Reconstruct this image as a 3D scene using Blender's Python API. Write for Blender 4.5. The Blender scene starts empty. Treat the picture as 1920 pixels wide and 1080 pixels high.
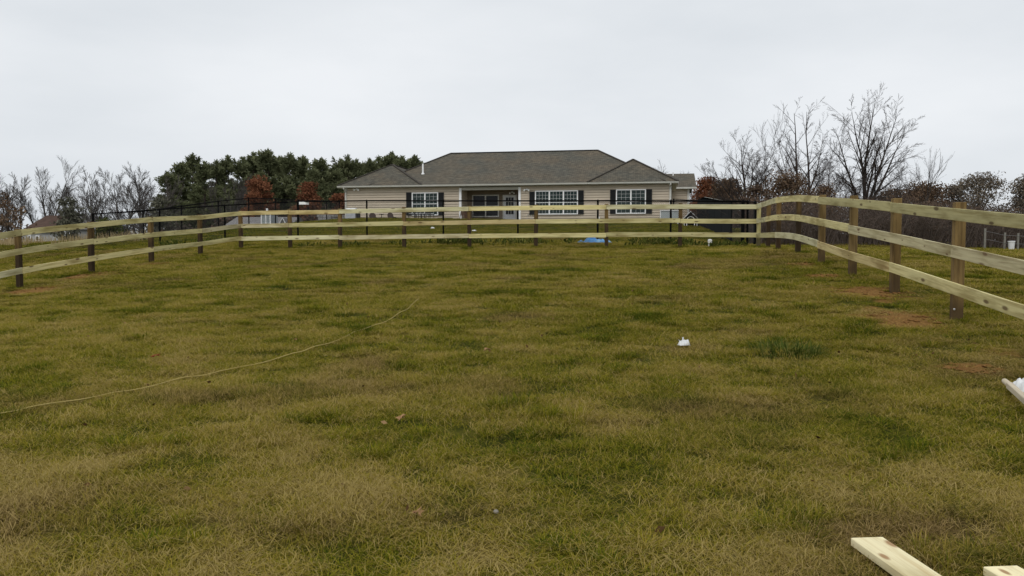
import bpy, math, random
import numpy as np
from mathutils import Vector, Matrix

# ------------------------------------------------------------------ camera, sky, sun
scene = bpy.context.scene
COL = scene.collection
F_PX = 1478.0            # focal length in pixels of the 1920 px wide photograph
HORIZON = 470.0
CAM_Z = 1.55
PITCH = math.atan((540.0 - HORIZON) / F_PX)

cam_data = bpy.data.cameras.new("camera")
cam_data.sensor_width = 36.0
cam_data.lens = 36.0 * F_PX / 1920.0
cam_data.clip_end = 3000.0
cam_data.clip_start = 0.05
cam = bpy.data.objects.new("camera", cam_data)
cam.location = (0, 0, CAM_Z)
cam.rotation_euler = (math.radians(90) - PITCH, 0, 0)
COL.objects.link(cam)
scene.camera = cam

SUN_EL, SUN_AZ = math.radians(52), math.radians(200)   # azimuth: where the sun stands, clockwise from +Y
world = bpy.data.worlds.new("World")
scene.world = world
world.use_nodes = True
nt = world.node_tree
for n in list(nt.nodes):
    nt.nodes.remove(n)
out = nt.nodes.new("ShaderNodeOutputWorld")
bg = nt.nodes.new("ShaderNodeBackground")
sky = nt.nodes.new("ShaderNodeTexSky")
sky.sky_type = 'NISHITA'
sky.sun_disc = False
sky.sun_elevation = SUN_EL
sky.sun_rotation = SUN_AZ
sky.air_density = 1.0
sky.dust_density = 3.0
hs = nt.nodes.new("ShaderNodeHueSaturation")
hs.inputs['Saturation'].default_value = 0.25
tc = nt.nodes.new("ShaderNodeTexCoord")
mp = nt.nodes.new("ShaderNodeMapping")
mp.inputs['Scale'].default_value = (1.0, 1.0, 3.0)
cl = nt.nodes.new("ShaderNodeTexNoise")
cl.inputs['Scale'].default_value = 1.8
cl.inputs['Detail'].default_value = 7.0
cl.inputs['Roughness'].default_value = 0.5
cr = nt.nodes.new("ShaderNodeValToRGB")
cr.color_ramp.elements[0].position = 0.3
cr.color_ramp.elements[0].color = (0.73, 0.78, 0.83, 1)
cr.color_ramp.elements[1].position = 0.72
cr.color_ramp.elements[1].color = (0.955, 0.985, 1.02, 1)
mul = nt.nodes.new("ShaderNodeVectorMath"); mul.operation = 'SCALE'
mul.inputs['Scale'].default_value = 9.5
mx = nt.nodes.new("ShaderNodeMix"); mx.data_type = 'RGBA'
mx.inputs[0].default_value = 0.9
nt.links.new(sky.outputs[0], hs.inputs['Color'])
nt.links.new(tc.outputs['Generated'], mp.inputs['Vector'])
nt.links.new(mp.outputs[0], cl.inputs['Vector'])
nt.links.new(cl.outputs['Fac'], cr.inputs['Fac'])
nt.links.new(cr.outputs['Color'], mul.inputs[0])
nt.links.new(hs.outputs[0], mx.inputs[6])
nt.links.new(mul.outputs[0], mx.inputs[7])
nt.links.new(mx.outputs[2], bg.inputs['Color'])
bg.inputs['Strength'].default_value = 0.1
nt.links.new(bg.outputs[0], out.inputs['Surface'])

sun_data = bpy.data.lights.new("sun", 'SUN')
sun_data.energy = 1.2
sun_data.angle = math.radians(30)
sun_data.color = (1.0, 0.97, 0.92)
sun = bpy.data.objects.new("sun", sun_data)
sd = Vector((math.sin(SUN_AZ) * math.cos(SUN_EL), math.cos(SUN_AZ) * math.cos(SUN_EL), math.sin(SUN_EL)))
sun.rotation_euler = sd.to_track_quat('Z', 'Y').to_euler()
sun.location = (0, -20, 40)
COL.objects.link(sun)

scene.view_settings.view_transform = 'Standard'
scene.view_settings.look = 'None'
scene.view_settings.exposure = 0.0
scene.view_settings.gamma = 1.0
scene.cycles.max_bounces = 6
scene.cycles.transparent_max_bounces = 8

# ------------------------------------------------------------------ pixel helpers
ct, st = math.cos(PITCH), math.sin(PITCH)

def ray(px, py):
    cx = (px - 960.0) / F_PX
    cy = (540.0 - py) / F_PX
    return Vector((cx, ct + cy * st, -st + cy * ct))

def P(px, py, Y):
    """world point on the sight line of a pixel at ground distance Y"""
    d = ray(px, py)
    k = Y / d.y
    return Vector((d.x * k, Y, CAM_Z + d.z * k))

# ------------------------------------------------------------------ value noise
def _hash(ix, iy, seed):
    h = (ix.astype(np.int64) * 374761393 + iy.astype(np.int64) * 668265263 + seed * 1442695041) & 0x7fffffff
    h = ((h ^ (h >> 13)) * 1274126177) & 0x7fffffff
    return ((h ^ (h >> 16)) & 0xffff) / 65535.0

def vnoise(x, y, seed=0):
    x = np.asarray(x, float); y = np.asarray(y, float)
    ix, iy = np.floor(x), np.floor(y)
    fx, fy = x - ix, y - iy
    fx = fx * fx * (3 - 2 * fx); fy = fy * fy * (3 - 2 * fy)
    a = _hash(ix, iy, seed); b = _hash(ix + 1, iy, seed)
    c = _hash(ix, iy + 1, seed); d = _hash(ix + 1, iy + 1, seed)
    return (a + (b - a) * fx) * (1 - fy) + (c + (d - c) * fx) * fy

def fbm(x, y, seed=0, octv=4):
    s = 0; amp = 0.5; tot = 0
    for k in range(octv):
        s = s + amp * vnoise(np.asarray(x) * 2 ** k, np.asarray(y) * 2 ** k, seed + k * 17)
        tot += amp; amp *= 0.5
    return s / tot

# ------------------------------------------------------------------ fence survey: (px, rail top py, base py, distance)
RIGHT_RUN = [(1422, 383.0, 466, 24.2), (1440, 377.0, 467, 22.1), (1459, 370.5, 467.5, 20.2), (1496, 366.8, 474.5, 18.3),
             (1540, 368.4, 495, 15.9), (1598, 372.0, 520, 13.5), (1677, 378.5, 550, 11.6), (1793, 389.0, 606, 9.4),
             (1976, 405.0, 680, 7.2), (2335, 432.0, 838, 5.0)]
BACK_PX = [452, 544, 638, 758, 880, 1005, 1137, 1275, 1422]
BACK_TOP = [396.4, 394.5, 393.0, 390.3, 388.0, 386.0, 384.6, 383.3, 383.0]
BACK_BASE = [468.6, 467.5, 467.5, 467, 466, 465.5, 466, 466, 466]
BACK_RUN = []
for q, pxx in enumerate(BACK_PX):
    t = (pxx - 960) / F_PX
    BACK_RUN.append((pxx, BACK_TOP[q], BACK_BASE[q], 25.79 / (1 + 0.2103 * t)))
BACK_RUN[-1] = RIGHT_RUN[0]
LEFT_RUN = [(452, 396.4, 468.6, 27.8), (376, 403.5, 479.5, 26.2), (284, 407.5, 493.5, 23.4), (172, 417.2, 513, 21.0),
            (37, 431.0, 541.5, 18.5), (-140, 459.0, 581, 16.0), (-463, 488.0, 640, 13.5)]
BACK_RUN[0] = LEFT_RUN[0]

# ------------------------------------------------------------------ ground shape
ctrl = []
def gz(px, py, Y):
    p = P(px, py, Y); ctrl.append((p.x, p.y, p.z))
for r in RIGHT_RUN[:-1] + BACK_RUN[:-1] + LEFT_RUN[1:-1]:
    gz(r[0], r[2], r[3])
ctrl += [(0, 0, 0), (0, -20, -1.2), (-20, -10, -1.6), (20, -10, -0.4), (0, 3.2, 0.25), (2.5, 3.2, 0.27), (-3, 3.4, 0.2),
         (0, 9, 0.62), (-5, 9, 0.42), (0, 16, 1.08), (-6, 17, 0.95), (3, 20, 1.33), (9, 5, 0.42), (-9, 6, -0.05),
         (14, 12, 0.9), (-19, 18, 0.0), (-22, 27, 0.55), (13, 22, 1.45)]
for a in [(558, 446, 34), (700, 446, 32.6), (831, 447, 31.4), (971, 449, 30.1), (1121, 454, 28.9), (1258, 455, 28), (1393, 461, 27),
          (174, 463, 36.5), (299, 455, 35.5), (421, 451, 34.5), (409, 430, 43), (466, 424, 46), (516, 421, 50),
          (648, 412.5, 61.6), (760, 412, 60.8), (863, 413, 60.2), (974, 414, 59.4), (1120, 418, 58.4), (1258, 421, 57.4),
          (1310, 425, 50), (1341, 435, 38), (800, 425, 45), (1050, 432, 42),
          (30, 458, 40), (-200, 462, 38), (1450, 462, 31), (1620, 462, 32), (1780, 465, 33), (1900, 468, 34), (2100, 470, 34)]:
    gz(*a)
ctrl += [(-13, 75, 2.3), (12, 75, 2.0), (0, 100, 0.8), (-32, 62, 0.2), (-45, 90, -1.4), (-62, 95, -2.0), (-30, 110, -0.6), (-10, 125, 0.2),
         (30, 60, 1.5), (40, 100, 1.2), (60, 60, 1.4), (0, 170, 0), (-90, 150, -2), (90, 150, 1), (0, 260, 0), (-180, 200, -2), (180, 200, 1),
         (-150, 60, -2), (150, 60, 1), (60, 0, 0), (-60, 0, -2.5), (-60, 40, -0.8), (0, -60, -2)]
CT = np.array(ctrl)
def _k(d):
    return np.sqrt(d * d + 9.0)
_A = _k(np.hypot(CT[:, None, 0] - CT[None, :, 0], CT[:, None, 1] - CT[None, :, 1])) - 0.35 * np.eye(len(CT)) * 0.6
_n = len(CT)
_Pm = np.c_[np.ones(_n), CT[:, :2]]
_S = np.zeros((_n + 3, _n + 3)); _S[:_n, :_n] = _A; _S[:_n, _n:] = _Pm; _S[_n:, :_n] = _Pm.T
_W = np.linalg.solve(_S, np.r_[CT[:, 2], 0, 0, 0])

def ground_base(x, y):
    x = np.asarray(x, float); y = np.asarray(y, float)
    sh = x.shape; x = x.ravel(); y = y.ravel()
    out = np.empty_like(x)
    for i in range(0, len(x), 20000):
        xs, ys = x[i:i + 20000], y[i:i + 20000]
        K = _k(np.hypot(xs[:, None] - CT[None, :, 0], ys[:, None] - CT[None, :, 1]))
        out[i:i + 20000] = K @ _W[:_n] + _W[_n] + _W[_n + 1] * xs + _W[_n + 2] * ys
    r = np.hypot(x, y)
    f = np.clip((r - 220) / 120, 0, 1)
    out = out * (1 - f) + (-1.0) * f
    return out.reshape(sh)

def ground_np(x, y):
    z = ground_base(x, y)
    near = np.exp(-np.hypot(x, np.asarray(y) - 12) / 40.0)
    z = z + near * 0.10 * (fbm(np.asarray(x) * 0.45 + 40, np.asarray(y) * 0.45 + 11, 3, 3) - 0.5)
    z = z + near * 0.05 * (fbm(np.asarray(x) * 2.3 + 7, np.asarray(y) * 2.3 + 3, 5, 3) - 0.5)
    return z

def gnd(x, y):
    return float(ground_np(np.array([x]), np.array([y]))[0])

def G(px, py, lift=0.0):
    """where the sight line of a pixel meets the ground"""
    d = ray(px, py); d = d / d.y
    Y = np.concatenate([np.arange(1.5, 40, 0.04), np.arange(40, 160, 0.3)])
    z = CAM_Z + d.z * Y
    g = ground_np(d.x * Y, Y) + lift
    hit = np.nonzero(z <= g)[0]
    y = float(Y[hit[0]]) if len(hit) else 160.0
    return Vector((d.x * y, y, CAM_Z + d.z * y))

# ------------------------------------------------------------------ objects helpers
def tag(o, label, cat, group=None, kind=None):
    if label: o['label'] = label
    if cat: o['category'] = cat
    if group: o['group'] = group
    if kind: o['kind'] = kind
    return o

def thing(name, label, cat, loc=(0, 0, 0), rz=0.0, group=None):
    o = bpy.data.objects.new(name, None)
    o.empty_display_size = 0.2
    o.location = loc
    o.rotation_euler = (0, 0, rz)
    COL.objects.link(o)
    return tag(o, label, cat, group)

def np_mesh(name, V, Fc):
    me = bpy.data.meshes.new(name)
    V = np.asarray(V, np.float32); Fc = np.asarray(Fc, np.int32)
    k = Fc.shape[1]
    me.vertices.add(len(V)); me.vertices.foreach_set("co", V.ravel())
    me.loops.add(Fc.size); me.loops.foreach_set("vertex_index", Fc.ravel())
    me.polygons.add(len(Fc))
    me.polygons.foreach_set("loop_start", np.arange(0, Fc.size, k, dtype=np.int32))
    me.update(calc_edges=True)
    return me

class MB:
    """collects shapes into one mesh; 'grain' holds (along, across, depth) for wood"""
    def __init__(self, off=(0, 0, 0)):
        self.v = []; self.f = []; self.g = []; self.off = Vector(off)
    def add(self, vs, fs, grain=None):
        b = len(self.v)
        self.v += [tuple(Vector(p) - self.off) for p in vs]
        self.g += grain if grain else [tuple(p) for p in vs]
        self.f += [tuple(b + i for i in f) for f in fs]
        return self
    def box(self, c, s, rot=None, long_axis=0):
        c = Vector(c); hx, hy, hz = s[0] / 2, s[1] / 2, s[2] / 2
        loc = [Vector((x, y, z)) for x in (-hx, hx) for y in (-hy, hy) for z in (-hz, hz)]
        order = [(0, 1, 2), (1, 2, 0), (2, 0, 1)][long_axis]
        gr = [tuple(p[i] for i in order) for p in loc]
        vs = [c + (rot @ p if rot is not None else p) for p in loc]
        fs = [(0, 1, 3, 2), (4, 6, 7, 5), (0, 4, 5, 1), (2, 3, 7, 6), (0, 2, 6, 4), (1, 5, 7, 3)]
        return self.add(vs, fs, gr)
    def beam(self, a, b, w, h, up=(0, 0, 1)):
        a, b = Vector(a), Vector(b)
        x = (b - a); L = x.length; x.normalize()
        y = Vector(up).cross(x)
        if y.length < 1e-4: y = Vector((0, 1, 0)).cross(x)
        y.normalize(); z = x.cross(y)
        R = Matrix((x, y, z)).transposed()
        return self.box((a + b) / 2, (L, w, h), R)
    def tube(self, pts, radii, n=6, cap=True):
        pts = [Vector(p) for p in pts]
        b = len(self.v); m = len(pts)
        up = Vector((0.12, 0.07, 1)).normalized()
        along = 0.0
        for i, p in enumerate(pts):
            t = (pts[min(i + 1, m - 1)] - pts[max(i - 1, 0)])
            if t.length < 1e-9: t = Vector((0, 0, 1))
            t.normalize()
            u = up.cross(t)
            if u.length < 0.05: u = Vector((1, 0, 0)).cross(t)
            u.normalize(); w = t.cross(u)
            r = radii[i] if isinstance(radii, (list, tuple)) else radii
            if i: along += (p - pts[i - 1]).length
            for k in range(n):
                a = 2 * math.pi * k / n
                q = p + u * (r * math.cos(a)) + w * (r * math.sin(a))
                self.v.append(tuple(q - self.off)); self.g.append((along, a * r, 0.0))
        for i in range(m - 1):
            for k in range(n):
                k2 = (k + 1) % n
                self.f.append((b + i * n + k, b + i * n + k2, b + (i + 1) * n + k2, b + (i + 1) * n + k))
        if cap and n > 2:
            self.f.append(tuple(b + k for k in range(n - 1, -1, -1)))
            self.f.append(tuple(b + (m - 1) * n + k for k in range(n)))
        return self
    def lathe(self, c, prof, n=16):
        c = Vector(c); b = len(self.v)
        for (r, z) in prof:
            for k in range(n):
                a = 2 * math.pi * k / n
                p = c + Vector((r * math.cos(a), r * math.sin(a), z))
                self.v.append(tuple(p - self.off)); self.g.append((z, a * r, 0))
        for i in range(len(prof) - 1):
            for k in range(n):
                k2 = (k + 1) % n
                self.f.append((b + i * n + k, b + i * n + k2, b + (i + 1) * n + k2, b + (i + 1) * n + k))
        self.f.append(tuple(b + k for k in range(n - 1, -1, -1)))
        self.f.append(tuple(b + (len(prof) - 1) * n + k for k in range(n)))
        return self
    def build(self, name, mat, parent=None, smooth=False, bevel=0.0, grain=False):
        me = bpy.data.meshes.new(name)
        me.from_pydata(self.v, [], self.f)
        if grain:
            at = me.attributes.new("grain", 'FLOAT_VECTOR', 'POINT')
            at.data.foreach_set("vector", np.array(self.g, np.float32).ravel())
        me.update()
        if smooth:
            for p in me.polygons: p.use_smooth = True
        me.materials.append(mat)
        o = bpy.data.objects.new(name, me)
        COL.objects.link(o)
        if parent is not None: o.parent = parent
        if bevel:
            md = o.modifiers.new("bevel", 'BEVEL'); md.width = bevel; md.segments = 1; md.limit_method = 'ANGLE'
        return o

def np_obj(name, V, Fc, mat, parent=None, attr=None):
    me = np_mesh(name, V, Fc)
    if attr is not None:
        for k, a in attr.items():
            at = me.attributes.new(k, 'FLOAT', 'POINT'); at.data.foreach_set("value", np.asarray(a, np.float32))
    me.materials.append(mat)
    o = bpy.data.objects.new(name, me)
    COL.objects.link(o)
    if parent is not None: o.parent = parent
    return o

def copy_tree(o, parent=None):
    c = o.copy(); COL.objects.link(c)
    if parent is not None: c.parent = parent
    for ch in list(o.children): copy_tree(ch, c)
    return c

# ------------------------------------------------------------------ materials
def new_mat(name):
    m = bpy.data.materials.new(name); m.use_nodes = True
    t = m.node_tree
    b = t.nodes['Principled BSDF']
    return m, t, b

def N(t, kind, **kw):
    n = t.nodes.new(kind)
    for k, v in kw.items():
        if k in n.inputs: n.inputs[k].default_value = v
        else: setattr(n, k, v)
    return n

def ramp(t, stops):
    r = t.nodes.new("ShaderNodeValToRGB")
    e = r.color_ramp.elements
    e[0].position, e[0].color = stops[0][0], (*stops[0][1], 1)
    e[1].position, e[1].color = stops[-1][0], (*stops[-1][1], 1)
    for p, c in stops[1:-1]:
        q = e.new(p); q.color = (*c, 1)
    return r

def simple(name, c, rough=0.6, var=0.25, scale=6.0, spec=0.3, metallic=0.0, bump=0.0, per_obj=0.0, coord='Object'):
    m, t, b = new_mat(name)
    tcn = N(t, "ShaderNodeTexCoord")
    no = N(t, "ShaderNodeTexNoise", Scale=scale, Detail=5.0, Roughness=0.6)
    t.links.new(tcn.outputs[coord], no.inputs['Vector'])
    lo = tuple(x * (1 - var) for x in c); hi = tuple(min(1, x * (1 + var)) for x in c)
    r = ramp(t, [(0.3, lo), (0.7, hi)])
    t.links.new(no.outputs['Fac'], r.inputs['Fac'])
    colout = r.outputs['Color']
    if per_obj:
        oi = N(t, "ShaderNodeObjectInfo")
        mr = N(t, "ShaderNodeMapRange"); mr.inputs[3].default_value = 1 - per_obj; mr.inputs[4].default_value = 1 + per_obj
        t.links.new(oi.outputs['Random'], mr.inputs[0])
        sc = N(t, "ShaderNodeVectorMath", operation='SCALE')
        t.links.new(colout, sc.inputs[0]); t.links.new(mr.outputs[0], sc.inputs['Scale'])
        colout = sc.outputs[0]
    t.links.new(colout, b.inputs['Base Color'])
    b.inputs['Roughness'].default_value = rough
    b.inputs['Specular IOR Level'].default_value = spec
    b.inputs['Metallic'].default_value = metallic
    if bump:
        bp = N(t, "ShaderNodeBump", Strength=bump, Distance=0.02)
        t.links.new(no.outputs['Fac'], bp.inputs['Height']); t.links.new(bp.outputs[0], b.inputs['Normal'])
    return m

def wood(name, light, dark, knot, rough=0.75, per_obj=0.15, knot_amt=1.0, green=None, foot_tone=None, kscale=(2.6, 8.5, 8.5), koff=0.0, kthr=0.76):
    m, t, b = new_mat(name)
    at = N(t, "ShaderNodeAttribute", attribute_name="grain")
    oi = N(t, "ShaderNodeObjectInfo")
    offs = N(t, "ShaderNodeVectorMath", operation='SCALE'); offs.inputs[0].default_value = (37, 23, 11)
    t.links.new(oi.outputs['Random'], offs.inputs['Scale'])
    ad = N(t, "ShaderNodeVectorMath", operation='ADD')
    t.links.new(at.outputs['Vector'], ad.inputs[0]); t.links.new(offs.outputs[0], ad.inputs[1])
    mp = N(t, "ShaderNodeMapping"); mp.inputs['Scale'].default_value = (1.3, 26, 26)
    t.links.new(ad.outputs[0], mp.inputs['Vector'])
    g1 = N(t, "ShaderNodeTexNoise", Scale=1.0, Detail=6.0, Roughness=0.65, Distortion=0.6)
    t.links.new(mp.outputs[0], g1.inputs['Vector'])
    r1 = ramp(t, [(0.32, dark), (0.52, light), (0.75, tuple(min(1, c * 1.12) for c in light))])
    t.links.new(g1.outputs['Fac'], r1.inputs['Fac'])
    col = r1.outputs['Color']
    # broad blotches
    mp3 = N(t, "ShaderNodeMapping"); mp3.inputs['Scale'].default_value = (1.1, 5, 5)
    t.links.new(ad.outputs[0], mp3.inputs['Vector'])
    g3 = N(t, "ShaderNodeTexNoise", Scale=1.0, Detail=4.0)
    t.links.new(mp3.outputs[0], g3.inputs['Vector'])
    r3 = ramp(t, [(0.36, (0.62, 0.58, 0.48)), (0.50, (0.98, 0.97, 0.95)), (0.64, (1.08, 1.07, 1.04))])
    t.links.new(g3.outputs['Fac'], r3.inputs['Fac'])
    m3 = N(t, "ShaderNodeMix", data_type='RGBA', blend_type='MULTIPLY'); m3.inputs[0].default_value = 1.0
    t.links.new(col, m3.inputs[6]); t.links.new(r3.outputs[0], m3.inputs[7]); col = m3.outputs[2]
    # knots
    mp2 = N(t, "ShaderNodeMapping"); mp2.inputs['Scale'].default_value = kscale; mp2.inputs['Location'].default_value = (koff, koff, 0)
    t.links.new(ad.outputs[0], mp2.inputs['Vector'])
    vo = N(t, "ShaderNodeTexVoronoi", Scale=1.0, voronoi_dimensions='2D')
    t.links.new(mp2.outputs[0], vo.inputs['Vector'])
    rk = ramp(t, [(0.10, (1, 1, 1)), (0.20, (0, 0, 0))])
    s2_ = N(t, "ShaderNodeSeparateColor"); t.links.new(vo.outputs['Color'], s2_.inputs[0])
    sz_ = N(t, "ShaderNodeMath", operation='MULTIPLY_ADD'); sz_.inputs[1].default_value = 1.6; sz_.inputs[2].default_value = 0.7
    t.links.new(s2_.outputs[1], sz_.inputs[0])
    dz_ = N(t, "ShaderNodeMath", operation='MULTIPLY'); t.links.new(vo.outputs['Distance'], dz_.inputs[0]); t.links.new(sz_.outputs[0], dz_.inputs[1])
    t.links.new(dz_.outputs[0], rk.inputs['Fac'])
    km = N(t, "ShaderNodeMath", operation='MULTIPLY'); km.inputs[1].default_value = 0.85 * knot_amt
    sc_ = N(t, "ShaderNodeSeparateColor"); t.links.new(vo.outputs['Color'], sc_.inputs[0])
    gt_ = N(t, "ShaderNodeMath", operation='GREATER_THAN'); gt_.inputs[1].default_value = kthr
    t.links.new(sc_.outputs[0], gt_.inputs[0])
    kk_ = N(t, "ShaderNodeMath", operation='MULTIPLY'); t.links.new(gt_.outputs[0], kk_.inputs[0]); t.links.new(rk.outputs[0], kk_.inputs[1])
    t.links.new(kk_.outputs[0], km.inputs[0])
    mk = N(t, "ShaderNodeMix", data_type='RGBA'); mk.inputs[7].default_value = (*knot, 1)
    t.links.new(km.outputs[0], mk.inputs[0]); t.links.new(col, mk.inputs[6]); col = mk.outputs[2]
    # whole-board tint
    rr = ramp(t, [(0.0, (1 - per_obj, 1 - per_obj, 1 - per_obj * 1.1)), (0.5, (1, 1, 0.96)), (1.0, (1 + per_obj * 0.5, 1 + per_obj * 0.4, 1 + per_obj * 0.2))])
    t.links.new(oi.outputs['Random'], rr.inputs['Fac'])
    m4 = N(t, "ShaderNodeMix", data_type='RGBA', blend_type='MULTIPLY'); m4.inputs[0].default_value = 1.0
    t.links.new(col, m4.inputs[6]); t.links.new(rr.outputs[0], m4.inputs[7]); col = m4.outputs[2]
    if foot_tone:          # darker colour on the lower part of a post, ragged edge
        sx = N(t, "ShaderNodeSeparateXYZ"); t.links.new(at.outputs['Vector'], sx.inputs[0])
        nz = N(t, "ShaderNodeMath", operation='MULTIPLY_ADD'); nz.inputs[1].default_value = 0.5
        t.links.new(g3.outputs['Fac'], nz.inputs[0]); t.links.new(sx.outputs[0], nz.inputs[2])
        rs = ramp(t, [(0.0, (1, 1, 1)), (0.35, (1, 1, 1)), (0.62, (0, 0, 0))])
        mr = N(t, "ShaderNodeMapRange"); mr.inputs[1].default_value = foot_tone[0]; mr.inputs[2].default_value = foot_tone[1]
        t.links.new(nz.outputs[0], mr.inputs[0]); t.links.new(mr.outputs[0], rs.inputs['Fac'])
        ms = N(t, "ShaderNodeMix", data_type='RGBA'); ms.inputs[7].default_value = (*foot_tone[2], 1)
        fm = N(t, "ShaderNodeMath", operation='MULTIPLY'); fm.inputs[1].default_value = 0.8
        t.links.new(rs.outputs[0], fm.inputs[0])
        t.links.new(fm.outputs[0], ms.inputs[0]); t.links.new(col, ms.inputs[6]); col = ms.outputs[2]
    t.links.new(col, b.inputs['Base Color'])
    b.inputs['Roughness'].default_value = rough
    b.inputs['Specular IOR Level'].default_value = 0.2
    bp = N(t, "ShaderNodeBump", Strength=0.25, Distance=0.004)
    t.links.new(g1.outputs['Fac'], bp.inputs['Height']); t.links.new(bp.outputs[0], b.inputs['Normal'])
    return m

def leaf_mat(name, stops, transl=0.25):
    """colour spread by the per-leaf value 'lv'"""
    m, t, b = new_mat(name)
    at = N(t, "ShaderNodeAttribute", attribute_name="lv")
    r = ramp(t, stops)
    t.links.new(at.outputs['Fac'], r.inputs['Fac'])
    di = N(t, "ShaderNodeBsdfDiffuse"); tr = N(t, "ShaderNodeBsdfTranslucent")
    t.links.new(r.outputs[0], di.inputs[0]); t.links.new(r.outputs[0], tr.inputs[0])
    mxs = N(t, "ShaderNodeMixShader"); mxs.inputs[0].default_value = transl
    t.links.new(di.outputs[0], mxs.inputs[1]); t.links.new(tr.outputs[0], mxs.inputs[2])
    o = t.nodes['Material Output']; t.links.new(mxs.outputs[0], o.inputs['Surface'])
    t.nodes.remove(b)
    return m

M = {}
M['board'] = wood('treated_pine_board', (0.58, 0.525, 0.28), (0.40, 0.335, 0.15), (0.10, 0.058, 0.025), per_obj=0.3)
M['board_tan'] = wood('tan_pine_board', (0.56, 0.46, 0.235), (0.38, 0.28, 0.12), (0.11, 0.06, 0.025), per_obj=0.15)
M['board_pale'] = wood('pale_pine_board', (0.62, 0.585, 0.38), (0.46, 0.42, 0.24), (0.13, 0.08, 0.04), per_obj=0.12)
M['board_old'] = wood('weathered_pine_board', (0.52, 0.47, 0.30), (0.33, 0.27, 0.16), (0.15, 0.09, 0.045), per_obj=0.12)
M['post'] = wood('treated_post', (0.165, 0.105, 0.040), (0.075, 0.045, 0.018), (0.04, 0.024, 0.011), per_obj=0.35, knot_amt=0.7,
                 foot_tone=(0.5, 1.7, (0.020, 0.012, 0.0065)))
M['post_tan'] = wood('tan_treated_post', (0.205, 0.138, 0.055), (0.10, 0.062, 0.025), (0.06, 0.035, 0.018), per_obj=0.15, knot_amt=0.7, foot_tone=(0.1, 1.0, (0.062, 0.038, 0.017)))
M['post_pale'] = wood('pale_treated_post', (0.46, 0.41, 0.20), (0.30, 0.25, 0.11), (0.1, 0.06, 0.03), per_obj=0.05,
                      foot_tone=(0.35, 0.8, (0.022, 0.013, 0.007)))
M['lumber'] = wood('fresh_pine_lumber', (0.80, 0.72, 0.47), (0.60, 0.46, 0.24), (0.30, 0.15, 0.06), per_obj=0.04, knot_amt=1.0, kscale=(3.4, 8, 8), kthr=0.25)
M['handle'] = wood('grey_ash_handle', (0.55, 0.48, 0.37), (0.42, 0.35, 0.26), (0.3, 0.22, 0.15), per_obj=0.02, knot_amt=0.0)
M['bolt'] = simple('zinc_bolt', (0.5, 0.5, 0.5), 0.4, 0.1, 20, 0.5, 0.8)
M['black_metal'] = simple('black_vinyl_metal', (0.004, 0.004, 0.004), 0.8, 0.2, 5, 0.05)
M['black_mesh'] = simple('black_wire', (0.02, 0.02, 0.02), 0.6, 0.1, 5, 0.3)
M['screen'] = simple('black_privacy_screen', (0.014, 0.016, 0.017), 0.9, 0.3, 3, 0.03)
M['white'] = simple('white_vinyl', (0.86, 0.86, 0.85), 0.45, 0.05, 3, 0.35)
M['white_dirty'] = simple('off_white_trim', (0.62, 0.61, 0.56), 0.5, 0.08, 3, 0.3)
M['gutter'] = simple('aluminium_gutter', (0.52, 0.51, 0.46), 0.4, 0.08, 2, 0.4)
M['soffit'] = simple('soffit', (0.50, 0.48, 0.42), 0.6, 0.06, 2, 0.3)
M['siding'] = simple('tan_vinyl_siding', (0.54, 0.46, 0.355), 0.55, 0.06, 1.2, 0.3)
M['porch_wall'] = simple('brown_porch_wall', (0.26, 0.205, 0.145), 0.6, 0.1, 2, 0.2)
M['glass'] = simple('window_glass', (0.012, 0.026, 0.022), 0.12, 0.5, 0.7, 0.35)
M['glass_black'] = simple('dark_window_glass', (0.006, 0.006, 0.007), 0.15, 0.4, 0.7, 0.2)
M['shutter'] = simple('black_shutter', (0.012, 0.013, 0.014), 0.5, 0.2, 4, 0.3)
M['door'] = simple('white_door', (0.66, 0.67, 0.68), 0.4, 0.04, 3, 0.4)
M['concrete'] = simple('concrete', (0.36, 0.34, 0.30), 0.9, 0.15, 4, 0.2)
M['bark'] = simple('dark_bark', (0.05, 0.041, 0.035), 0.9, 0.35, 8, 0.1)
M['twig'] = simple('brown_twigs', (0.055, 0.043, 0.037), 0.9, 0.3, 3, 0.1)
M['bark_hazy'] = simple('hazy_grey_bark', (0.10, 0.09, 0.082), 0.9, 0.25, 2, 0.1)  # distant trees: light haze is put into this paler grey
M['twig_hazy'] = simple('hazy_grey_twigs', (0.085, 0.075, 0.068), 0.9, 0.25, 2, 0.1)  # distant twigs and stems, haze mixed into the colour likewise
M['brush_stem'] = simple('brown_brush_stems', (0.115, 0.09, 0.075), 0.9, 0.35, 1.5, 0.1)
M['pine_bark'] = simple('pine_bark', (0.09, 0.07, 0.055), 0.9, 0.3, 3, 0.1)
M['needles'] = leaf_mat('pine_needles', [(0.0, (0.065, 0.075, 0.040)), (0.5, (0.155, 0.170, 0.085)), (1.0, (0.27, 0.28, 0.155))], 0.3)
M['rust'] = leaf_mat('rust_oak_leaves', [(0.0, (0.09, 0.040, 0.023)), (0.5, (0.20, 0.082, 0.045)), (1.0, (0.28, 0.13, 0.068))], 0.25)
M['brown_leaf'] = leaf_mat('brown_leaves', [(0.0, (0.062, 0.042, 0.029)), (0.5, (0.135, 0.09, 0.060)), (1.0, (0.21, 0.145, 0.092))], 0.25)
M['greybrown'] = leaf_mat('grey_brown_leaves', [(0.0, (0.075, 0.062, 0.05)), (0.5, (0.14, 0.115, 0.088)), (1.0, (0.21, 0.17, 0.12))], 0.25)
M['thicket'] = leaf_mat('thicket_leaves', [(0.0, (0.05, 0.036, 0.028)), (0.5, (0.13, 0.09, 0.066)), (0.85, (0.19, 0.128, 0.085)), (1.0, (0.13, 0.13, 0.065))], 0.2)
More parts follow.
